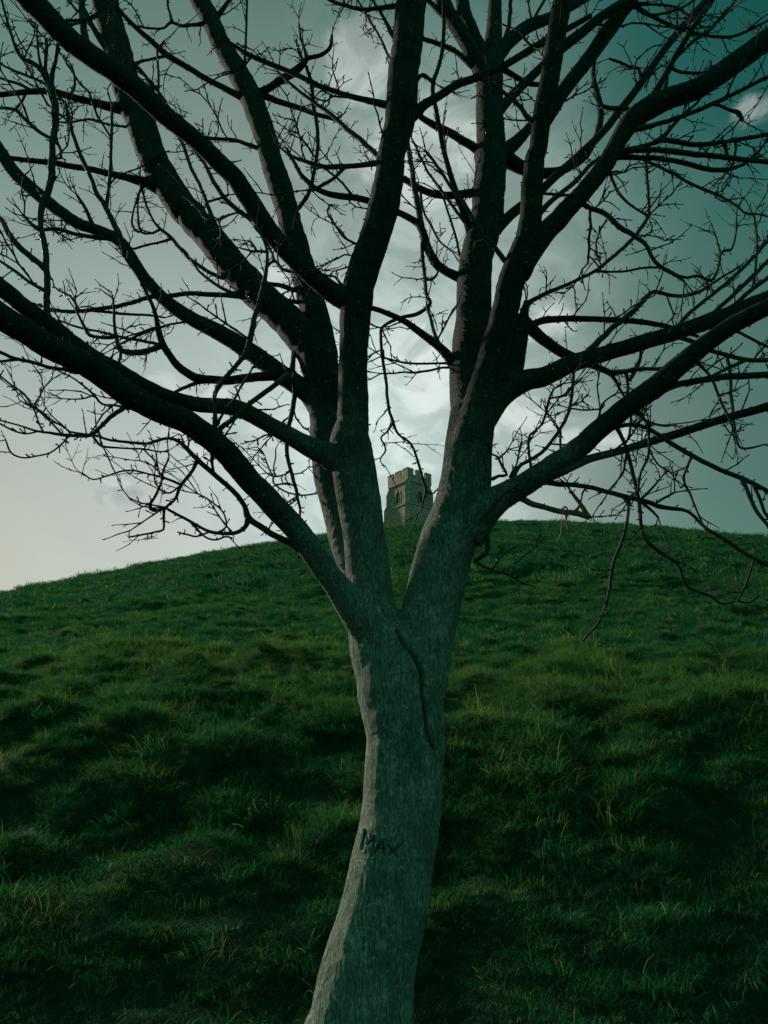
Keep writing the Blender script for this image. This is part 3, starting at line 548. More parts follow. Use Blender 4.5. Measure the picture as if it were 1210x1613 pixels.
0 617,3373,5251,406 683,3385,5352,317 759,3398,5467,283 831,3410,5567,267 949,3430,5729,252 1061,3447,5871,196 1150,3459,5968,159
0 670,3461,5799,274 733,3470,5772,196 834,3485,5711,157 900,3494,5680,156 1001,3507,5689,137
0 680,2507,4296,164 638,2501,4307,137 596,2491,4361,110 551,2481,4413,96 497,2471,4463,83 456,2464,4495,69
0 630,2616,3866,176 661,2623,3911,150 724,2634,3993,124 825,2651,4099,112 909,2665,4206,99 991,2678,4292,86 1059,2688,4358,73
0 632,2585,3989,95 680,2590,3994,68 736,2596,3996,68 800,2603,3999,68 851,2608,4028,55
0 1081,2618,4359,199 1131,2608,4375,156 1229,2589,4385,113 1324,2571,4409,113 1458,2545,4451,113 1560,2524,4494,98 1670,2502,4544,98 1779,2480,4585,84
0 1025,2624,4270,170 1076,2629,4275,142 1151,2636,4298,114 1247,2646,4356,115 1312,2654,4435,87 1363,2660,4499,73 1446,2669,4586,59 1506,2677,4674,60
0 1214,2643,4330,114 1262,2648,4353,115 1306,2652,4351,115 1379,2660,4340,115 1458,2668,4348,115 1552,2677,4372,101 1654,2686,4401,102 1773,2698,4436,103 1870,2707,4461,88
0 1000,2626,4236,197 1043,2623,4255,169 1179,2613,4259,127 1278,2606,4245,140 1410,2596,4209,125 1506,2588,4188,125 1602,2581,4166,110 1705,2573,4147,110
0 1005,2627,4222,155 1054,2635,4241,127 1215,2661,4257,114 1330,2681,4261,115 1417,2696,4247,115 1509,2711,4240,115 1580,2722,4258,101 1648,2733,4294,88 1755,2749,4363,59
0 1136,2648,4251,85 1173,2644,4225,71 1225,2637,4182,70 1281,2629,4135,70 1332,2621,4082,69 1403,2612,4028,69 1450,2605,3991,68 1498,2597,3940,54 1534,2591,3890,54 1590,2584,3877,40 1641,2577,3848,40
0 643,2981,3673,176 674,2987,3723,133 722,2994,3760,119 808,3006,3811,105 890,3017,3858,90 1013,3033,3936,92 1137,3051,4054,93 1230,3065,4153,94 1283,3074,4230,95 1330,3082,4308,80 1346,3090,4396,81 1362,3104,4552,82 1373,3116,4690,83
0 1013,3033,3936,76 1092,3041,3938,61 1171,3048,3948,61 1253,3056,3972,62 1340,3064,3982,62
0 815,2646,3987,193 854,2646,3997,152 895,2646,3966,110 953,2646,3939,124 1007,2646,3871,123 1069,2646,3821,109 1115,2646,3771,94 1130,2646,3715,94 1154,2646,3670,93 1197,2646,3635,93 1252,2646,3587,53
0 1197,2646,3635,80 1231,2650,3619,66 1269,2654,3612,67 1315,2659,3623,67 1377,2666,3609,67 1415,2672,3668,54 1445,2680,3756,54 1474,2683,3771,55 1498,2685,3784,55 1531,2693,3867,41 1550,2699,3948,42
0 1445,2680,3752,54 1442,2683,3795,41 1440,2690,3871,41
0 920,2636,4106,125 958,2642,4134,98 1000,2650,4166,84 1009,2655,4135,70 1042,2669,4060,70 1102,2684,4004,56 1161,2696,3973,56
0 1005,2650,4166,56 1035,2653,4176,56 1064,2656,4172,42 1099,2661,4220,43
0 922,3025,3464,175 958,3032,3509,161 1003,3042,3559,148 1074,3055,3634,134 1162,3071,3715,136 1236,3085,3793,122 1303,3097,3863,108 1371,3108,3857,93 1453,3121,3858,93 1536,3133,3886,93 1611,3145,3939,78 1695,3158,4002,63 1791,3172,4070,64
0 1358,3106,3618,136 1400,3113,3665,121 1452,3121,3735,107 1572,3138,3845,93 1715,3157,3971,95 1838,3174,4095,96 1975,3193,4244,82
0 1515,3134,3690,138 1590,3134,3762,108 1687,3134,3850,109 1778,3134,3935,110 1880,3134,4037,95 1996,3134,4156,96
0 1657,3159,3750,139 1703,3153,3804,124 1790,3142,3893,109 1899,3130,3973,110
0 1814,3140,3913,78 1836,3143,3979,63 1892,3154,4188,64 1913,3163,4384,66
0 1336,3102,3619,136 1379,3105,3621,121 1447,3110,3600,121 1506,3114,3575,120 1557,3118,3546,120 1616,3122,3528,120 1706,3129,3507,120 1836,3137,3509,120
0 1622,3123,3525,90 1618,3115,3427,89 1599,3103,3297,88 1585,3093,3178,72 1579,3083,3075,71 1584,3079,3029,57 1623,3074,3021,56 1692,3067,3036,42
0 1200,2585,3188,99 1228,2590,3159,74 1265,2597,3118,62 1285,2603,3071,62 1302,2612,3001,61 1324,2619,2947,49 1338,2625,2896,37
0 1712,3129,3504,90 1636,3122,3465,90 1552,3113,3420,74 1490,3107,3379,59
0 1336,2534,3290,87 1381,2542,3272,62 1473,2558,3228,62 1524,2567,3210,50
0 866,2713,2925,126 896,2709,2937,100 953,2702,2950,88 1001,2696,2945,88 1046,2689,2919,87 1082,2683,2889,99 1149,2672,2827,98 1210,2662,2782,97 1299,2648,2721,96 1353,2639,2691,95 1428,2626,2638,83 1506,2613,2585,82
0 1345,2641,2697,107 1353,2638,2665,95 1361,2634,2612,83 1377,2628,2553,82 1411,2621,2484,69
0 1384,2634,2666,83 1393,2637,2639,71 1405,2644,2591,71 1427,2651,2536,59
0 905,2697,2959,125 920,2703,2937,100 934,2709,2910,88 956,2723,2842,87 974,2741,2758,87 990,2758,2676,74 994,2771,2612,86 998,2784,2552,74 1008,2793,2506,74 1057,2807,2464,74 1104,2818,2434,61 1138,2827,2408,61 1159,2843,2339,61 1216,2856,2310,49 1262,2865,2297,49 1301,2875,2270,49 1359,2886,2280,37
0 1104,2818,2434,49 1165,2826,2411,37 1208,2833,2382,31
0 584,2808,2761,178 636,2817,2756,140 701,2827,2747,115 754,2835,2750,102 841,2848,2739,103 922,2861,2722,103 1044,2880,2699,103 1130,2894,2674,103 1228,2908,2665,78 1261,2914,2646,78 1310,2926,2595,77 1389,2940,2548,77 1487,2959,2484,77 1572,2974,2440,64
0 938,2864,2717,77 967,2864,2704,64 982,2864,2671,64 972,2864,2606,63 942,2864,2518,63 895,2864,2421,62 871,2864,2317,61 841,2864,2235,49 804,2864,2178,48 751,2864,2123,36
0 1502,2962,2474,64 1487,2965,2437,51 1453,2971,2365,51 1412,2976,2301,38
0 1415,2976,2306,38 1448,2980,2297,38 1480,2984,2308,38 1513,2988,2330,32
0 1043,2880,2694,77 1080,2886,2660,64 1108,2891,2629,51
0 1096,2888,2683,52 1136,2883,2708,52 1183,2877,2731,45
0 1038,2879,2699,52 1076,2873,2732,52 1127,2865,2788,39
0 955,2725,2835,62 946,2728,2806,50 935,2734,2760,50 908,2739,2725,37 873,2745,2687,37
0 988,2668,3014,75 1024,2668,2944,62 1025,2668,2849,49 1011,2668,2787,49 980,2668,2732,48 959,2668,2659,48
0 1021,2668,2835,49 1029,2671,2810,37 1055,2677,2765,37 1093,2683,2744,37
0 965,2673,3017,75 971,2673,2983,50 956,2673,2898,49 934,2673,2852,37
0 977,2669,3026,75 993,2675,2998,63 1040,2688,2957,50 1113,2702,2945,50 1150,2709,2957,38
0 1112,3068,3403,102 1123,3072,3362,88 1160,3077,3412,88 1188,3082,3465,89 1203,3087,3527,74 1197,3091,3574,45
0 1112,3068,3403,88 1116,3068,3357,73 1112,3068,3294,72
0 844,2712,2959,63 859,2717,2997,51 872,2721,3039,51 897,2725,3073,38 946,2731,3108,39
0 868,2720,3030,38 841,2723,3029,38 804,2728,3029,38 755,2734,3040,38
0 486,2836,2753,153 528,2840,2711,140 585,2846,2675,127 648,2851,2655,114 712,2856,2641,114 763,2860,2637,114 822,2865,2622,140
0 814,2864,2628,114 793,2864,2674,90 770,2864,2709,77 755,2864,2737,64
0 764,2860,2642,76 784,2863,2665,51 799,2867,2702,39
0 342,2900,2632,180 391,2889,2598,128 408,2880,2552,101 413,2872,2507,101 395,2863,2465,100 365,2857,2443,87 352,2853,2429,62
0 357,2855,2434,50 415,2855,2401,37 488,2855,2378,37 536,2855,2347,31 584,2855,2332,25
0 423,2855,2401,37 450,2858,2441,31 477,2861,2470,31 522,2865,2500,25
0 498,2834,2744,115 520,2834,2780,90 554,2834,2833,77 603,2834,2861,78 658,2834,2904,78 721,2834,2987,66 761,2834,3057,66 786,2834,3132,67 807,2834,3253,67
0 592,2804,2779,76 590,2809,2814,64 594,2827,2949,52 621,2833,2984,52 654,2839,3019,53 678,2847,3079,53 698,2856,3147,54 726,2863,3203,41
0 701,2856,3150,40 740,2859,3161,40 777,2862,3177,40 808,2865,3216,34
0 508,2834,2780,51 523,2837,2809,51 538,2840,2836,39 569,2851,2941,39
0 446,2900,2799,79 475,2896,2812,66 506,2893,2816,66 486,2887,2859,53 472,2883,2892,53 451,2881,2902,40
0 477,2884,2887,40 502,2884,2910,40 516,2884,2927,33
0 705,2766,2840,51 707,2772,2881,51 716,2783,2962,52
0 73,2631,4532,232 20,2640,4550,175 -94,2660,4608,133 -206,2680,4669,119 -323,2700,4748,121 -400,2713,4813,122 -480,2727,4875,123 -612,2748,4968,125 -694,2762,5036,110 -746,2771,5090,95 -817,2783,5158,80
0 -854,3615,5692,321 -802,3605,5724,261 -722,3592,5762,221 -643,3578,5815,241 -571,3565,5859,261 -511,3553,5921,201 -484,3546,5957,141 -403,3534,5969,121 -343,3522,6021,121 -332,3510,6116,81
0 -507,3552,5920,121 -534,3550,5983,81 -557,3546,6067,61
0 -492,3548,5953,101 -499,3551,6017,81 -537,3558,6149,82 -555,3565,6289,62
0 -530,3415,4579,177 -489,3406,4632,142 -434,3393,4709,124 -407,3381,4793,107 -388,3365,4923,108 -377,3348,5067,109 -391,3330,5214,110 -411,3316,5330,110 -425,3301,5464,111 -454,3288,5573,93
0 26,2660,4212,199 -14,2673,4269,143 -93,2698,4383,131 -154,2717,4467,133 -206,2733,4547,120 -273,2752,4639,106 -321,2765,4693,92 -387,2782,4774,93 -471,2805,4883,79 -524,2820,4965,64
0 -803,3613,5711,261 -748,3620,5719,201 -668,3631,5689,181 -527,3649,5651,161 -431,3662,5617,141 -330,3675,5594,121 -262,3684,5562,101
0 20,2660,4212,184 -31,2671,4238,143 -106,2687,4242,115 -179,2702,4253,115 -258,2718,4265,116 -333,2734,4303,102 -400,2747,4343,88 -460,2760,4394,59 -510,2773,4464,45
0 -160,3186,4519,83 -201,3182,4583,67 -242,3178,4635,67 -318,3172,4702,68
0 -179,2702,4249,101 -215,2702,4198,86 -254,2702,4162,86 -299,2702,4130,85 -324,2702,4115,71
0 -74,2700,3802,83 -113,2693,3810,69 -170,2681,3840,55 -204,2671,3883,55 -246,2657,3955,41 -230,2650,3990,41
0 -96,2706,3747,55 -123,2702,3750,41 -164,2696,3762,41 -204,2689,3733,41 -254,2681,3701,41
0 -107,2710,3710,55 -136,2704,3709,41 -177,2697,3690,41 -214,2689,3671,34
0 -144,2720,3604,95 -182,2713,3621,68 -209,2705,3654,54 -236,2700,3657,54 -268,2693,3662,41
0 -837,3611,5677,280 -917,3603,5705,220 -1023,3591,5766,181 -1138,3578,5827,181 -1229,3568,5890,181 -1383,3551,5990,202 -1470,3540,6076,183 -1588,3526,6192,163 -1678,3514,6291,123 -1730,3507,6367,103
0 -1170,3746,6521,218 -1246,3738,6511,152 -1321,3731,6490,108 -1396,3724,6480,108 -1449,3719,6504,108 -1493,3713,6442,86 -1575,3705,6425,86 -1651,3697,6434,86
0 -1448,3718,6497,108 -1463,3714,6576,87 -1481,3711,6633,87 -1504,3704,6759,88
0 -1166,3750,6563,240 -1133,3753,6641,176 -1092,3757,6739,133 -1058,3761,6870,112
0 -961,3661,5968,144 -914,3654,6021,103 -909,3642,6171,83 -914,3627,6371,84 -923,3608,6636,85
0 -702,3527,5180,190 -756,3523,5200,152 -897,3511,5246,114 -1036,3500,5250,114 -1112,3494,5277,76 -1180,3487,5325,57
0 -1584,3504,5819,158 -1548,3510,5874,99 -1475,3518,5911,80 -1394,3527,5955,80
0 -1595,3512,5898,160 -1549,3519,5853,119 -1466,3534,5747,119 -1393,3547,5657,99 -1351,3555,5603,79
0 -918,2376,4268,79 -942,2383,4332,66 -956,2393,4441,54 -981,2408,4596,55 -963,2416,4670,42
0 -1202,2263,4422,207 -1229,2272,4498,170 -1256,2283,4592,146 -1281,2296,4702,148 -1316,2316,4884,138
0 -1676,3515,5901,279 -1741,3504,5970,240 -1833,3486,6113,181 -1883,3475,6210,162 -1932,3464,6309,122
0 -1316,2215,4485,103 -1294,2215,4528,64 -1255,2215,4528,64 -1225,2215,4535,64
0 -1273,2292,4671,80 -1301,2295,4694,67 -1352,2302,4768,54
0 121,2584,5112,212 61,2590,5121,137 -21,2598,5123,107 -98,2605,5121,92 -175,2613,5152,92 -263,2622,5208,93 -360,2632,5302,78
0 104,2603,4867,179 39,2609,4957,120 9,2614,5047,91 -25,2618,5138,77 -78,2624,5255,62
0 97,2614,4732,133 33,2628,4817,75 -15,2647,4976,61 -78,2666,5146,62 -133,2683,5292,63 -160,2691,5371,48
0 399,3384,6100,256 352,3381,6141,178 298,3377,6213,159 220,3372,6307,140
0 499,3483,6209,162 456,3487,6272,102 408,3495,6409,103 386,3500,6503,83
0 766,3498,6006,220 774,3498,6084,161 807,3498,6241,122 830,3498,6501,125
0 952,3549,6252,124 958,3554,6344,83 949,3562,6501,63 946,3565,6577,63
0 971,3555,6282,165 1004,3560,6381,104 1064,3567,6508,105 1096,3571,6585,106
0 1195,2606,4512,230 1232,2600,4574,174 1294,2589,4682,131 1366,2576,4813,132 1432,2566,4922,133 1513,2554,5042,120 1581,2544,5143,120
0 1243,2603,4531,130 1276,2609,4592,102 1303,2616,4654,88 1314,2620,4707,74
0 1334,2582,4760,103 1394,2591,4831,89 1469,2601,4918,90 1551,2612,4994,91 1603,2620,5063,91 1674,2629,5153,108
0 1768,3323,5881,134 1821,3328,5924,116 1878,3332,5903,115 1975,3340,5886,96 2095,3349,5893,96 2181,3355,5927,97 2349,3368,6041,78 2418,3373,6085,79
0 1071,2544,5017,179 1126,2554,5080,135 1186,2563,5084,105 1261,2577,5045,90 1337,2592,5009,90 1423,2607,4983,75
0 1204,2567,5072,75 1232,2571,5044,75 1279,2575,5046,60 1330,2580,5061,60 1425,2589,5111,61 1494,2595,5171,61 1539,2600,5221,46
0 1190,2563,5093,75 1265,2568,5104,60 1373,2575,5101,60 1430,2579,5064,60 1457,2583,5006,45
0 1753,3322,5858,115 1778,3327,5949,96 1798,3333,6077,78
0 1288,2590,4678,102 1322,2594,4723,73 1374,2599,4706,73 1464,2608,4712,73
0 1495,3295,5457,148 1497,3292,5513,111 1486,3288,5559,111 1445,3285,5565,93 1376,3279,5598,93 1321,3274,5622,74
0 1134,2611,4464,172 1098,2621,4506,116 1046,2633,4523,102 1001,2644,4546,102
0 1463,2544,4450,84 1485,2545,4444,70 1531,2549,4422,70 1567,2552,4407,112 1581,2555,4365,84
0 1548,2676,4368,116 1552,2679,4330,101 1557,2682,4277,101
0 1606,2682,4389,73 1603,2686,4337,58 1583,2692,4270,58"""
rnd = random.Random(11); nrg = np.random.default_rng(11)
paths = []
for ln in TREE.strip().split('\n'):
    k, rest = ln.split(' ', 1)
    P = np.array([[float(c) for c in q.split(',')] for q in rest.split()]); P[:, :3] /= 1000.0; P[:, 3] /= 10000.0
    paths.append((int(k), P))

def resample(P, step, jit=0.0):
    """centripetal spline through the nodes, points every step metres"""
    n_ = len(P); out = []
    E = np.vstack([2 * P[0] - P[1], P, 2 * P[-1] - P[-2]])
    for a in range(n_ - 1):
        p0, p1, p2, p3 = E[a:a + 4]
        L = np.linalg.norm((p2 - p1)[:3]); m_ = max(1, int(math.ceil(L / step)))
        for q in range(m_):
            t = q / m_
            h = 0.5 * (2 * p1 + (p2 - p0) * t + (2 * p0 - 5 * p1 + 4 * p2 - p3) * t * t + (3 * p1 - p0 - 3 * p2 + p3) * t ** 3)
            h[3] = p1[3] * (1 - t) + p2[3] * t
            out.append(h)
    out.append(P[-1].copy()); out = np.array(out)
    if jit and len(out) > 4:
        j_ = nrg.normal(size=(len(out), 3)); j_ = (j_ + np.roll(j_, 1, 0) + np.roll(j_, -1, 0)) / 3
        j_[0] = 0; out[:, :3] += j_ * jit * out[:, 3:4]
    return out

def tube(P, n_, rough=0.0, cap=True):
    """verts, faces of a tapering tube round P (x,y,z,r)"""
    m_ = len(P); pos = P[:, :3]
    T = np.gradient(pos, axis=0); T /= np.linalg.norm(T, axis=1)[:, None] + 1e-9
    ref = np.array([0, 1, 0.1]) if abs(T[0][1]) < 0.9 else np.array([1, 0, 0])
    u = np.cross(T[0], ref); u /= np.linalg.norm(u); U = [u]
    for q in range(1, m_):
        u = U[-1] - T[q] * np.dot(U[-1], T[q]); u /= np.linalg.norm(u) + 1e-9; U.append(u)
    U = np.array(U); B = np.cross(T, U)
    th = np.arange(n_) * 2 * np.pi / n_
    rad = P[:, 3][:, None] * np.ones((1, n_))
    if rough:
        nz = nrg.normal(size=(m_, n_)); nz = (nz + np.roll(nz, 1, 1)) * 0.6
        s_ = np.cumsum(np.r_[0, np.linalg.norm(np.diff(pos, axis=0), axis=1)])
        low = perlin(s_[:, None] * 5 + P[0, 0] * 50, np.cos(th)[None, :] * 1.2 + 3.3)
        rad = rad * (1 + rough * nz * 0.14 + rough * 0.5 * low)
    V_ = pos[:, None, :] + rad[:, :, None] * (np.cos(th)[None, :, None] * U[:, None, :] + np.sin(th)[None, :, None] * B[:, None, :])
    V_ = V_.reshape(-1, 3)
    F_ = []
    for a in range(m_ - 1):
        for b_ in range(n_):
            c_ = (b_ + 1) % n_; F_.append((a * n_ + b_, a * n_ + c_, (a + 1) * n_ + c_, (a + 1) * n_ + b_))
    if cap:
        V_ = np.vstack([V_, pos[0] - T[0] * P[0, 3] * 0.3, pos[-1] + T[-1] * P[-1, 3] * 0.9]); k = m_ * n_
        for b_ in range(n_):
            c_ = (b_ + 1) % n_; F_.append((k, c_, b_)); F_.append((k + 1, (m_ - 1) * n_ + b_, (m_ - 1) * n_ + c_))
    return V_, F_

class Soup:
    def __init__(s): s.v = []; s.f = []; s.k = 0
    def add(s, vf):
        v, f = vf; s.v.append(v); k = s.k; s.f += [tuple(q + k for q in g) for g in f]; s.k += len(v)
    def build(s, name, mat, parent): return mesh(name, np.vstack(s.v), s.f, mat, parent)

base = paths[0][1][0]
tree = empty('bare_tree', (float(base[0]), float(base[1]), float(ground(base[0], base[1]))))
tag(tree, 'large leafless tree with forked grey trunk leaning in the foreground', 'tree')
t_off = np.array(tree.location)
def local(P): Q = P.copy(); Q[:, :3] -= t_off; return Q

# trunk and the roots of the main stems grown together into one skin
bm = bmesh.new()
def add_bm(vf):
    v, f = vf; q = [bm.verts.new(tuple(c)) for c in v]
    for g in f: bm.faces.new([q[a] for a in g])
for k, P in paths:
    if k > 0:
        Q = local(P[:min(k, len(P))])
        Q2 = resample(Q, 0.02)
        if len(Q) < len(P): Q2[-6:, 3] *= np.linspace(1, 0.9, len(Q2[-6:]))
        add_bm(tube(Q2, 24))
# root flare
b0 = local(paths[0][1])[0]
for a in (0.4, 1.5, 2.6, 3.6, 4.7, 5.7):
    r0 = float(b0[3])
    fl = np.array([[b0[0] + 0.30 * r0 * math.cos(a), b0[1] + 0.30 * r0 * math.sin(a), -0.02, r0 * 0.46], [b0[0] + 0.80 * r0 * math.cos(a), b0[1] + 0.80 * r0 * math.sin(a), -0.04, r0 * 0.36], [b0[0] + 1.7 * r0 * math.cos(a), b0[1] + 1.7 * r0 * math.sin(a), -0.16, r0 * 0.22]])
    add_bm(tube(resample(fl, 0.03), 12))
me = bpy.data.meshes.new('trunk'); bm.to_mesh(me); bm.free()
tmp = bpy.data.objects.new('trunk_raw', me); COL.objects.link(tmp)
md = tmp.modifiers.new('r', 'REMESH'); md.mode = 'VOXEL'; md.voxel_size = 0.0042; md.use_smooth_shade = True
ms = tmp.modifiers.new('s', 'SMOOTH'); ms.factor = 0.5; ms.iterations = 9
dg = bpy.context.evaluated_depsgraph_get()
tme = bpy.data.meshes.new_from_object(tmp.evaluated_get(dg))
bpy.data.objects.remove(tmp); bpy.data.meshes.remove(me)
nv = len(tme.vertices); tv = np.empty(nv * 3, np.float32); tme.vertices.foreach_get('co', tv); tv = tv.reshape(-1, 3).astype(float)
tn = np.empty(nv * 3, np.float32); tme.vertices.foreach_get('normal', tn); tn = tn.reshape(-1, 3).astype(float)
wv = tv + t_off
# slow swellings and shallow vertical ribs
tp = paths[0][1]; ax = np.interp(wv[:, 2], np.r_[tp[:, 2], 2.6, 4.0], np.r_[tp[:, 0], tp[-1, 0], tp[-1, 0]])
sx = wv[:, 0] - ax
lump = perlin(wv[:, 0] * 7 + wv[:, 1] * 4, wv[:, 2] * 5) * 0.005 + perlin(sx * 30 + wv[:, 1] * 21, wv[:, 2] * 3.5) * 0.0016
rib = perlin(sx * 88 + wv[:, 1] * 70 + 0.8 * perlin(wv[:, 2] * 12, sx * 9), wv[:, 2] * 9 + wv[:, 1] * 6)
rib2 = perlin(sx * 150 + wv[:, 1] * 120 + 40, wv[:, 2] * 26 + 9)
lump = lump + 0.0022 * (0.4 - np.abs(rib) * 1.6) + 0.0013 * rib2
lump = lump + 0.0006 * np.exp(-((perlin(wv[:, 2] * 16 + sx * 1.5, wv[:, 1] * 2 + sx * 2) - 0.55) / 0.10) ** 2)
def seg_dist(p, a, b):
    """distance to a stroke seen face on (x and z only)"""
    a = np.array(a); b = np.array(b); ab = (b - a)[[0, 2]]; q = p[:, [0, 2]] - a[[0, 2]]
    t = np.clip((q @ ab) / (ab @ ab), 0, 1); return np.linalg.norm(q - t[:, None] * ab, axis=1)
STROKES = [('M', [((-0.066, 2.75, 1.462), (-0.075, 2.75, 1.406)), ((-0.065, 2.75, 1.462), (-0.053, 2.75, 1.425)), ((-0.053, 2.75, 1.425), (-0.034, 2.75, 1.442)), ((-0.032, 2.75, 1.442), (-0.041, 2.75, 1.402))]), ('A', [((-0.038, 2.75, 1.393), (-0.004, 2.75, 1.433)), ((-0.003, 2.75, 1.433), (0.002, 2.75, 1.391)), ((-0.022, 2.75, 1.412), (0.003, 2.75, 1.41))]), ('X', [((0.01, 2.75, 1.426), (0.046, 2.75, 1.385)), ((0.054, 2.75, 1.42), (0.012, 2.75, 1.391))])]
TICKS = [(0.061, 2.75, 1.371), (0.068, 2.75, 1.371), (0.075, 2.75, 1.371), (0.085, 2.75, 1.371), (0.092, 2.75, 1.371), (0.101, 2.75, 1.371), (0.109, 2.75, 1.371), (0.119, 2.75, 1.371), (0.126, 2.75, 1.371), (0.135, 2.75, 1.371)]
dl = np.minimum(np.min([seg_dist(wv, a, b) for ch, ss in STROKES for a, b in ss], axis=0), seg_dist(wv, TICKS[0], TICKS[-1]))
lump *= 1 - 0.85 * np.exp(-(dl / 0.016) ** 2)
tv += tn * lump[:, None]
front = (tn[:, 1] < -0.15)
CREASE = [(0.053, 2.75, 2.144), (0.067, 2.75, 2.107), (0.092, 2.75, 2.074), (0.114, 2.75, 2.042), (0.132, 2.75, 1.993), (0.14, 2.75, 1.932), (0.143, 2.75, 1.867), (0.155, 2.75, 1.791), (0.174, 2.75, 1.728), (0.19, 2.75, 1.686)]
dm = np.full(nv, 9.0)
wj = wv.copy(); wj[:, 0] += 0.005 * perlin(wv[:, 2] * 28, wv[:, 2] * 3 + 2) + 0.0025 * perlin(wv[:, 2] * 90, wv[:, 0] * 20)
for a, b in zip(CREASE[:-1], CREASE[1:]): dm = np.minimum(dm, seg_dist(wj, a, b))
zz = np.clip((wv[:, 2] - CREASE[-1][2] + 0.02) / 0.14, 0, 1)
tv -= tn * (0.045 * zz * np.exp(-(dm / 0.0055) ** 2) * front)[:, None]
tv += tn * (0.004 * zz * np.exp(-((dm - 0.020) / 0.012) ** 2) * front)[:, None]
for ch, ss in STROKES:
    for a, b in ss:
        d_ = seg_dist(wv, a, b); tv -= tn * (0.005 * np.exp(-(d_ / 0.0055) ** 2) * front)[:, None]
dl = np.min([seg_dist(wv, a, b) for ch, ss in STROKES for a, b in ss], axis=0)
tv += tn * (0.0022 * np.exp(-((dl - 0.0105) / 0.0045) ** 2) * front)[:, None]
tme.vertices.foreach_set('co', tv.astype(np.float32).ravel()); tme.update(); tme.materials.clear(); tme.materials.append(M_BARK)
tme.name = 'trunk'; tme.polygons.foreach_set('use_smooth', np.ones(len(tme.polygons), dtype=bool))
trunk = bpy.data.objects.new('trunk', tme); COL.objects.link(trunk); trunk.parent = tree
limb_shade(trunk)
trunk['label'] = 'grey forked trunk with a name cut into the bark'
bvh = BVHTree.FromPolygons([tuple(c) for c in tv], [tuple(p.vertices) for p in tme.polygons])
def on_bark(p):
    """point on the trunk skin facing the path, at the same x and z"""
    q = Vector(p) - Vector(t_off); h = bvh.ray_cast(Vector((q.x, q.y - 1.0, q.z)), Vector((0, 1, 0)))
    return (h[0], h[1]) if h[0] else (None, None)
def scar(strokes, wid, name, label=None):
    V_, F_ = [], []
    for a, b in strokes:
        a = Vector(a); b = Vector(b); m_ = max(4, int((b - a).length / 0.004)); row = []
        ax = (b - a).normalized(); side = Vector((ax.z, 0, -ax.x))
        for q in range(m_ + 1):
            t = q / m_; c = a.lerp(b, t); wd = wid * (0.55 + 0.6 * math.sin(math.pi * min(1, t * 0.9 + 0.12))) * rnd.uniform(0.8, 1.15)
            for s_, up in ((-1, 0.0006), (-0.4, 0.0010), (0.4, 0.0010), (1, 0.0006)):
                h, nn = on_bark(c + side * wd * 0.5 * s_)
                if h is None: h, nn = c - Vector(t_off), Vector((0, -1, 0))
                V_.append(tuple(h + nn * up))
        k = len(V_) - (m_ + 1) * 4
        for q in range(m_):
            for s_ in range(3): F_.append((k + q * 4 + s_, k + q * 4 + s_ + 1, k + q * 4 + s_ + 5, k + q * 4 + s_ + 4))
    o = mesh(name, V_, F_, M_SCAR, trunk)
    if label: o['label'] = label
    return o
for ch, ss in STROKES: scar(ss, 0.0056 if ch != 'X' else 0.0078, 'carved_letter', 'dark carved letter %s in the bark' % ch)
tk = []
for q, p in enumerate(TICKS):
    if q % 3 == 0: tk += [(p, (p[0] + 0.004, p[1], p[2] + 0.011)), ((p[0] + 0.004, p[1], p[2] + 0.011), (p[0] + 0.008, p[1], p[2])), ]
    else: tk.append((p, (p[0] + rnd.uniform(-0.001, 0.002), p[1], p[2] + 0.010)))
scar(tk, 0.0018, 'carved_line', 'faint row of small cuts right of the carved name')

def spurs(soup, Q, dens, lmin, lmax, rr):
    """knobs and short spurs that roughen the outline of a branch"""
    seg = np.linalg.norm(np.diff(Q[:, :3], axis=0), axis=1); L = float(seg.sum())
    for _ in range(int(L * dens)):
        a = rnd.randrange(1, max(2, len(Q) - 1)); a = min(a, len(Q) - 1)
        c = Q[a, :3]; t = Q[a, :3] - Q[a - 1, :3]; t /= np.linalg.norm(t) + 1e-9
        d_ = nrg.normal(size=3); d_ -= t * np.dot(d_, t); d_ /= np.linalg.norm(d_) + 1e-9
        d_ = d_ + t * rnd.uniform(0.1, 0.9); d_ /= np.linalg.norm(d_)
        ln_ = rnd.uniform(lmin, lmax); r_ = rnd.uniform(*rr)
        s0 = c + d_ * Q[a, 3] * 0.6; s1 = c + d_ * (Q[a, 3] + ln_)
        mid = (s0 + s1) / 2 + nrg.normal(size=3) * ln_ * 0.08
        soup.add(tube(np.array([[*s0, r_], [*mid, r_ * 0.85], [*(mid * 0.3 + s1 * 0.7), r_ * 0.8], [*(mid * 0.1 + s1 * 0.9), r_ * 1.25], [*s1, r_ * 0.5]]), 4))

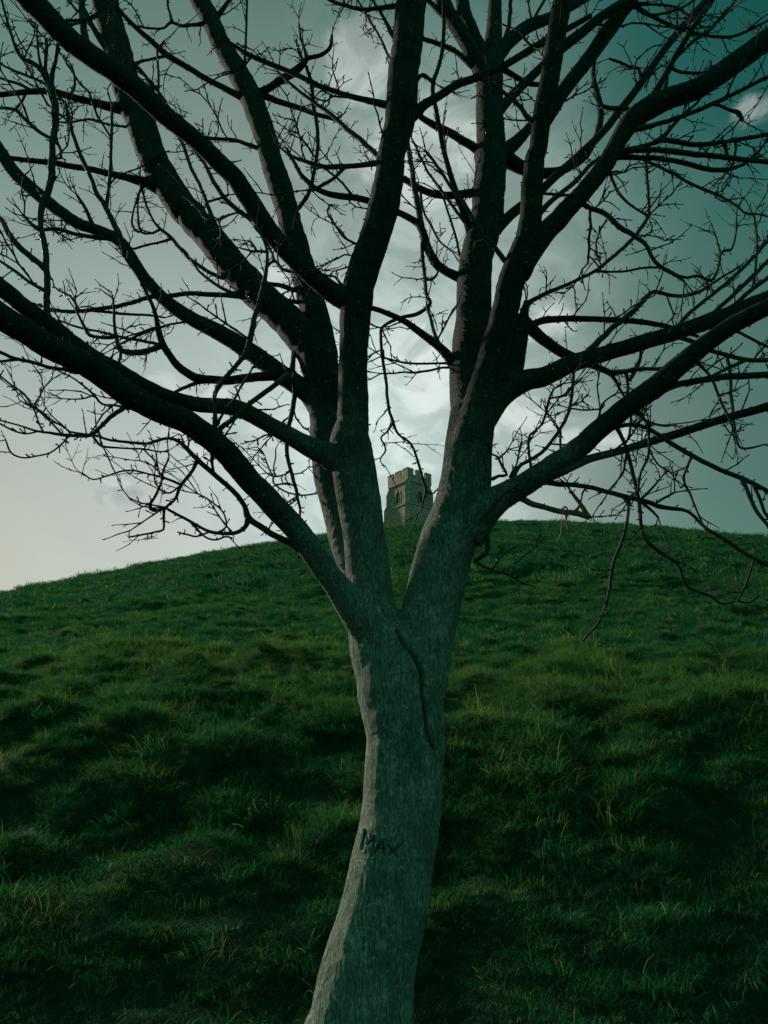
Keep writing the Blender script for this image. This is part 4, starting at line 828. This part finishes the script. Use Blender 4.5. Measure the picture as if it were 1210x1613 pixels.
cam_l = np.array([0, 0, CAM_H]) - t_off
def inview(p, m=0.56):
    q = p - cam_l; cp, sp_ = math.cos(R(PITCH)), math.sin(R(PITCH))
    f_ = q[1] * cp + q[2] * sp_; v_ = -q[1] * sp_ + q[2] * cp
    return f_ > 0.3 and abs(q[0] / f_) < m and -0.40 < v_ / f_ < m + 0.16
work = []                                # (polyline, top radius) from which twigs may grow
n_limb = 0
for idx, (k, P) in enumerate(paths):
    if k >= len(P) or idx in (1, 2): 
        continue
    st_i = max(0, k - 2)
    Q = local(P[st_i:]).copy()
    big = float(Q[:, 3].max()) > 0.022
    if Q[-1, 3] > 0.004 and not inview(Q[-1, :3], 0.505):       # let limbs run on and thin out past the edge of the view
        d_ = Q[-1, :3] - Q[-2, :3]; d_ /= np.linalg.norm(d_); r_ = Q[-1, 3]; p_ = Q[-1, :3].copy(); more = []
        n_m = int(3 + min(4, r_ * 90))
        for q in range(n_m):
            d_ = d_ + nrg.normal(size=3) * 0.10 + np.array([0, 0, 0.05]); d_ /= np.linalg.norm(d_); p_ = p_ + d_ * (0.14 + 4.0 * r_)
            more.append([*p_, max(0.0025, r_ * (1 - (q + 1) / n_m) ** 0.8)])
        Q = np.vstack([Q, more])
    if k > 0: Q[0, 3] *= 0.86; Q[1, 3] *= 0.985
    else: Q[0, 3] *= 1.12
    Q = resample(Q, 0.022 if big else 0.018, 0.05 if big else 0.16)
    if k == 0 and big:
        s_ = np.r_[0, np.cumsum(np.linalg.norm(np.diff(Q[:, :3], axis=0), axis=1))]
        Q[:, 3] *= 1 + 0.10 * np.exp(-s_ / (2.0 * Q[0, 3]))
    sp = Soup(); sp.add(tube(Q, 28 if Q[:, 3].max() > 0.03 else 8 if big else 6, 0.07 if big else 0.10))
    spurs(sp, Q, 70 if big else 34, 0.003, 0.011 if big else 0.024, (0.0018, 0.0042) if big else (0.0020, 0.0036))
    o = sp.build('limb' if big else 'branch', M_DEAD if idx in (175, 176, 177) else M_LIMB if big else M_TWIG, tree)
    if big: limb_shade(o, Q[0, :3])
    work.append(Q)

# twigs: zigzag shoots with spurs and swollen buds
def shoot(start, d, L, r, depth=0):
    """angular shoot: straight internodes, a kink and a knob at each node, blunt swollen tip"""
    nodes = max(2, int(round(L / 0.045))); p = np.array(start); pts = [[*p, r]]
    d = np.array(d) / np.linalg.norm(d); bend = nrg.normal(size=3) * 0.05 + np.array([0, 0, 0.06]); at = []
    for q in range(nodes):
        rr = r * (1 - 0.48 * (q + 1) / nodes); l1 = L / nodes * rnd.uniform(0.75, 1.25)
        pts.append([*(p + d * l1 * 0.75), rr]); p = p + d * l1
        pts.append([*p, rr * (1.0 if q == nodes - 1 else 1.28)]); at.append(len(pts) - 1)
        d = d + bend * 0.5 + nrg.normal(size=3) * 0.20; d /= np.linalg.norm(d)
    e = pts[-1]; pts.append([*(p + d * 0.006), e[3] * 1.45]); pts.append([*(p + d * 0.014), e[3] * 0.7])
    Q = np.array(pts); out = [Q]
    if depth < 2:
        for a in at[:-1]:
            t = Q[a, :3] - Q[a - 1, :3]; t /= np.linalg.norm(t) + 1e-9
            s_ = nrg.normal(size=3); s_ -= t * np.dot(s_, t); s_ /= np.linalg.norm(s_) + 1e-9
            for sg in ((1, -1) if rnd.random() < 0.3 else (1,)):
                if rnd.random() < 0.22: continue
                l2 = L * rnd.uniform(0.15, 0.5) if rnd.random() < 0.38 else rnd.uniform(0.010, 0.034)
                if l2 < 0.045:
                    e = Q[a, :3] + (t * 0.7 + s_ * sg) * l2; out.append(np.array([[*Q[a, :3], r * 0.62], [*((Q[a, :3] + e) / 2), r * 0.55], [*(Q[a, :3] * 0.2 + e * 0.8), r * 0.85], [*e, r * 0.4]]))
                else: out += shoot(Q[a, :3], t * 0.8 + s_ * sg * rnd.uniform(0.5, 0.9), l2, max(0.0015, Q[a, 3] * 0.72), depth + 1)
    return out
tw = []
for Q in work:
    seg = np.r_[0, np.cumsum(np.linalg.norm(np.diff(Q[:, :3], axis=0), axis=1))]; L = seg[-1]; rm = float(np.median(Q[:, 3]))
    dens = 1.2 if rm > 0.035 else 3.4 if rm > 0.016 else 7.8
    cnt = int(L * dens + rnd.random())
    for _ in range(cnt):
        s_ = rnd.uniform(0.10 if rm < 0.016 else 0.25, 1.0) * L; a = int(np.clip(np.searchsorted(seg, s_), 1, len(Q) - 1))
        if not inview(Q[a, :3], 0.8) or (Q[a, 2] + t_off[2] < 2.75 and rnd.random() < 0.5): continue
        t = Q[a, :3] - Q[a - 1, :3]; t /= np.linalg.norm(t) + 1e-9
        d_ = nrg.normal(size=3) * np.array([1, 0.8, 1]); d_ -= t * np.dot(d_, t); d_ /= np.linalg.norm(d_) + 1e-9
        d_ = d_ + t * rnd.uniform(0.2, 1.0) + np.array([0, 0, 0.25])
        ll = min(0.55, 0.05 + rnd.expovariate(1 / 0.11)); r_ = min(Q[a, 3] * 0.6, 0.0024 + ll * 0.0085 * rnd.uniform(0.7, 1.3))
        tw.append(shoot(Q[a, :3] + d_ / np.linalg.norm(d_) * Q[a, 3] * 0.6, d_, ll, max(0.0019, r_)))
    if inview(Q[-1, :3]) and Q[-1, 2] + t_off[2] > 2.5:
        t = Q[-1, :3] - Q[-3, :3]; t /= np.linalg.norm(t)
        for _ in range(rnd.choice((1, 2, 2, 3))):
            tw.append(shoot(Q[-1, :3], t + nrg.normal(size=3) * 0.45, rnd.uniform(0.05, 0.22), max(0.0019, min(0.0034, Q[-1, 3] * 0.8))))
tw.sort(key=lambda ps: -sum(len(p) for p in ps))
for ps in tw[:300]:
    sp = Soup()
    for p in ps: sp.add(tube(p, 4))
    sp.build('twig', M_TWIG, tree)
sp = Soup()
for ps in tw[300:]:
    for p in ps: sp.add(tube(p, 4))
o = sp.build('fine_twigs', M_TWIG, tree); o['kind'] = 'stuff'

# ------------------------------------------------------------------ twine caught on the broken branch
def strand(pts, r): 
    return tube(resample(np.array([[*p, r] for p in pts]), 0.012), 6)
cx, cy, cz = (0.712, 2.856, 2.641)
cord = empty('orange_twine', (cx, cy, cz)); tag(cord, 'frayed orange twine dangling from the broken branch at right', 'twine')
sp = Soup(); sp.add(strand([(0, 0, 0.012), (0.012, -0.018, 0.014), (0.022, -0.012, -0.006), (0.016, 0.004, -0.03), (0.020, 0.002, -0.075)], 0.0042))
sp.add(strand([(0.006, -0.012, 0.012), (0.009, -0.016, -0.02), (0.012, -0.01, -0.058)], 0.003)); sp.build('strip', M_ORANGE, cord)
sp = Soup(); sp.add(strand([(0.0, -0.012, -0.002), (-0.008, -0.012, -0.05), (-0.016, -0.01, -0.10), (-0.04, -0.008, -0.128), (-0.062, -0.006, -0.122)], 0.0014))
sp.add(strand([(0.02, -0.012, 0.0), (0.03, -0.012, -0.05), (0.07, -0.01, -0.085), (0.11, -0.008, -0.118), (0.075, -0.006, -0.125)], 0.0013)); sp.build('loose_thread', M_PALE, cord)

# ------------------------------------------------------------------ grass
def tuft_mesh(name, n_blades, rad, lmin, lmax, wid, droop, seed, lie=0.0, segs=4, straw=0.06, pale=0.0):
    r_ = np.random.default_rng(seed); V_, F_, T_ = [], [], []
    for _ in range(n_blades):
        a = r_.uniform(0, 2 * np.pi); q = rad * math.sqrt(r_.uniform()); bx, by = q * math.cos(a), q * math.sin(a)
        h = r_.uniform(lmin, lmax); az_ = a + r_.normal() * 0.9; th = abs(r_.normal()) * 0.28 + 0.08 + lie * r_.uniform()
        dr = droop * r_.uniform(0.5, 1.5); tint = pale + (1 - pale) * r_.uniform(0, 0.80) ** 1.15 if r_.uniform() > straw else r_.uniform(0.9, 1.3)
        p = np.array([bx, by, -0.03]); k = len(V_); sd = np.array([-math.sin(az_), math.cos(az_), 0]) ; tw_ = r_.uniform(-0.8, 0.8)
        sd = sd * math.cos(tw_) + np.array([math.cos(az_), math.sin(az_), 0]) * math.sin(tw_)
        for s_ in range(segs + 1):
            t = s_ / segs; wd = wid * (1 - t ** 1.6) * (0.7 + 0.6 * r_.uniform() * 0.5)
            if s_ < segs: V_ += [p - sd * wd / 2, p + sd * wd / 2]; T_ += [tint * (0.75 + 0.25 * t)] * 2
            else: V_.append(p.copy()); T_.append(tint)
            ang_ = th + dr * t; p = p + np.array([math.cos(az_) * math.sin(ang_), math.sin(az_) * math.sin(ang_), math.cos(ang_)]) * h / segs
        for s_ in range(segs - 1): F_.append((k + 2 * s_, k + 2 * s_ + 1, k + 2 * s_ + 3, k + 2 * s_ + 2))
        F_.append((k + 2 * segs - 2, k + 2 * segs - 1, k + 2 * segs))
    me_ = bpy.data.meshes.new(name); me_.from_pydata([tuple(p) for p in V_], [], F_); me_.materials.append(M_GRASS)
    at = me_.attributes.new('tint', 'FLOAT', 'POINT'); at.data.foreach_set('value', np.array(T_, np.float32))
    return me_
def kind_collection(name, meshes):
    c_ = bpy.data.collections.new(name)
    for q, me_ in enumerate(meshes): c_.objects.link(bpy.data.objects.new('tuft_%02d' % q, me_))
    return c_
def scatter_group(name, coll):
    g = bpy.data.node_groups.new(name, 'GeometryNodeTree')
    g.interface.new_socket('Geometry', in_out='INPUT', socket_type='NodeSocketGeometry'); g.interface.new_socket('Geometry', in_out='OUTPUT', socket_type='NodeSocketGeometry')
    N = g.nodes; gi = N.new('NodeGroupInput'); go = N.new('NodeGroupOutput'); ip = N.new('GeometryNodeInstanceOnPoints'); ci = N.new('GeometryNodeCollectionInfo')
    ci.inputs['Collection'].default_value = coll; ci.inputs['Separate Children'].default_value = True; ci.inputs['Reset Children'].default_value = True
    def attr(nm, ty):
        a = N.new('GeometryNodeInputNamedAttribute'); a.data_type = ty; a.inputs['Name'].default_value = nm; return [s_ for s_ in a.outputs if s_.enabled and s_.name == 'Attribute'][0]
    e2r = N.new('FunctionNodeEulerToRotation')
    lk = g.links.new
    lk(gi.outputs[0], ip.inputs['Points']); lk(ci.outputs[0], ip.inputs['Instance']); ip.inputs['Pick Instance'].default_value = True
    lk(attr('pick', 'INT'), ip.inputs['Instance Index']); lk(attr('rot', 'FLOAT_VECTOR'), e2r.inputs[0]); lk(e2r.outputs[0], ip.inputs['Rotation'])
    lk(attr('scl', 'FLOAT_VECTOR'), ip.inputs['Scale']); lk(ip.outputs[0], go.inputs[0]); return g
def scatter(name, label, pts, rot, scl, pick, coll):
    me_ = bpy.data.meshes.new(name); me_.from_pydata([tuple(p) for p in pts], [], [])
    a = me_.attributes.new('rot', 'FLOAT_VECTOR', 'POINT'); a.data.foreach_set('vector', rot.astype(np.float32).ravel())
    a = me_.attributes.new('scl', 'FLOAT_VECTOR', 'POINT'); a.data.foreach_set('vector', scl.astype(np.float32).ravel())
    a = me_.attributes.new('pick', 'INT', 'POINT'); a.data.foreach_set('value', pick.astype(np.int32))
    o_ = bpy.data.objects.new(name, me_); COL.objects.link(o_); tag(o_, label, 'grass', None, 'stuff')
    md_ = o_.modifiers.new('scatter', 'NODES'); md_.node_group = scatter_group(name + ' scatter', coll); return o_
gr = np.random.default_rng(5)
def sector(n_, r0, r1, half):
    d_ = np.sqrt(gr.uniform(r0 * r0, r1 * r1, n_)); a = np.radians(gr.uniform(-half, half, n_)); return d_ * np.sin(a), d_ * np.cos(a), d_
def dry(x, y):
    """share of pale yellow tufts: painted sunlight on lip and mound tops, dry scattered patches"""
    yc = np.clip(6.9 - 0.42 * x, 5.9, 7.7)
    lip = np.exp(-((y - yc - 0.5) / 1.25) ** 2) * np.clip(0.75 + 0.5 * perlin(x * 0.5, y * 0.3), 0, 1)  # sunlit band along the lip, put into the tuft colour
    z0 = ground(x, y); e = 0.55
    top = z0 - (ground(x + e, y) + ground(x - e, y) + ground(x, y + e) + ground(x, y - e)) / 4  # mound tops get paler tufts, as if catching the sun
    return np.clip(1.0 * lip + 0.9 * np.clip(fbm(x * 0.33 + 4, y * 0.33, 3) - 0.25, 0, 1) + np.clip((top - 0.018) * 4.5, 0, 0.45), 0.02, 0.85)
def place(name, label, n_, r0, r1, half, coll, kinds, smin, smax, thin=None, grow=False):
    x, y, d_ = sector(n_, r0, r1, half)
    if thin is not None: k_ = thin(x, y, d_); x, y, d_ = x[k_], y[k_], d_[k_]
    z = ground(x, y); e_ = 0.12; gx = (ground(x + e_, y) - z) / e_; gy = (ground(x, y + e_) - z) / e_
    s_ = gr.uniform(smin, smax, len(x)) * (1 + 0.45 * fbm(x * 0.6, y * 0.6, 2))
    s_ = s_ * np.where(gr.uniform(size=len(x)) < 0.10, 1.5, 1.0)
    if grow: s_ = s_ * (0.55 + 0.45 * d_ / r1)
    s_ = np.maximum(s_, 0.3)
    rot = np.stack([np.arctan(gy) * 0.6 + gr.normal(size=len(x)) * 0.1, -np.arctan(gx) * 0.6 + gr.normal(size=len(x)) * 0.1, gr.uniform(0, 6.283, len(x))], -1)
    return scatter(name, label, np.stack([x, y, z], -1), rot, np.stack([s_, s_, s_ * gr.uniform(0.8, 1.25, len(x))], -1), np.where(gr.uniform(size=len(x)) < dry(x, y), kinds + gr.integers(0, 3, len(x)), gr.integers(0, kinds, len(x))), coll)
dry_lit_near = [tuft_mesh('dry_lit_tuft', 110, 0.12, 0.05, 0.17, 0.0036, 1.9, 200 + k, 0.7, 4, 0.22, 0.64) for k in range(3)]  # pale tufts: dry grass, and the sunlit band painted by colour
dry_lit_mid = [tuft_mesh('dry_lit_tuft', 120, 0.20, 0.05, 0.18, 0.0075, 1.6, 210 + k, 0.6, 3, 0.20, 0.64) for k in range(3)]
dry_lit_far = [tuft_mesh('dry_lit_tuft', 80, 0.42, 0.08, 0.27, 0.024, 1.4, 220 + k, 0.6, 2, 0.10, 0.40) for k in range(3)]
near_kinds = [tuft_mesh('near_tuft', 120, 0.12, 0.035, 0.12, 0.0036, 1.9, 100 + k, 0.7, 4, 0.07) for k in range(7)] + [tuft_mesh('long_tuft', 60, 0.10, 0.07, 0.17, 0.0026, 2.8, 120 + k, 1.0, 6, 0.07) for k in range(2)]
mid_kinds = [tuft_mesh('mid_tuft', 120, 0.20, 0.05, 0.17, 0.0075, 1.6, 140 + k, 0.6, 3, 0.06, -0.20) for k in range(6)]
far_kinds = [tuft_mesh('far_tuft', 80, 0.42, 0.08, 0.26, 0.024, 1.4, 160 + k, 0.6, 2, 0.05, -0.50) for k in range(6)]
stalk_kinds = [tuft_mesh('dry_stalk', 4, 0.10, 0.25, 0.55, 0.0045, 0.5, 180 + k, 0.1, 5, 1.0) for k in range(4)]
place('grass', 'long tangled dark green grass on the bank around the tree', 24000, 1.6, 10.5, 41, kind_collection('near grass', near_kinds + dry_lit_near), 9, 0.6, 1.0)
place('grass', 'tussocky grass on the slope behind the tree', 39000, 9.5, 34, 40, kind_collection('mid grass', mid_kinds + dry_lit_mid), 6, 0.7, 1.3, None, True)
place('grass', 'rough grass covering the upper hillside to the crest', 51000, 31, 130, 40, kind_collection('far grass', far_kinds + dry_lit_far), 6, 0.6, 1.2, None, False)
place('grass', 'scattered pale dry grass stalks on the slope', 420, 10, 45, 32, kind_collection('dry stalks', stalk_kinds + stalk_kinds[:3]), 4, 0.6, 1.2, lambda x, y, d_: fbm(x * 0.5, y * 0.5, 2) > 0.15)
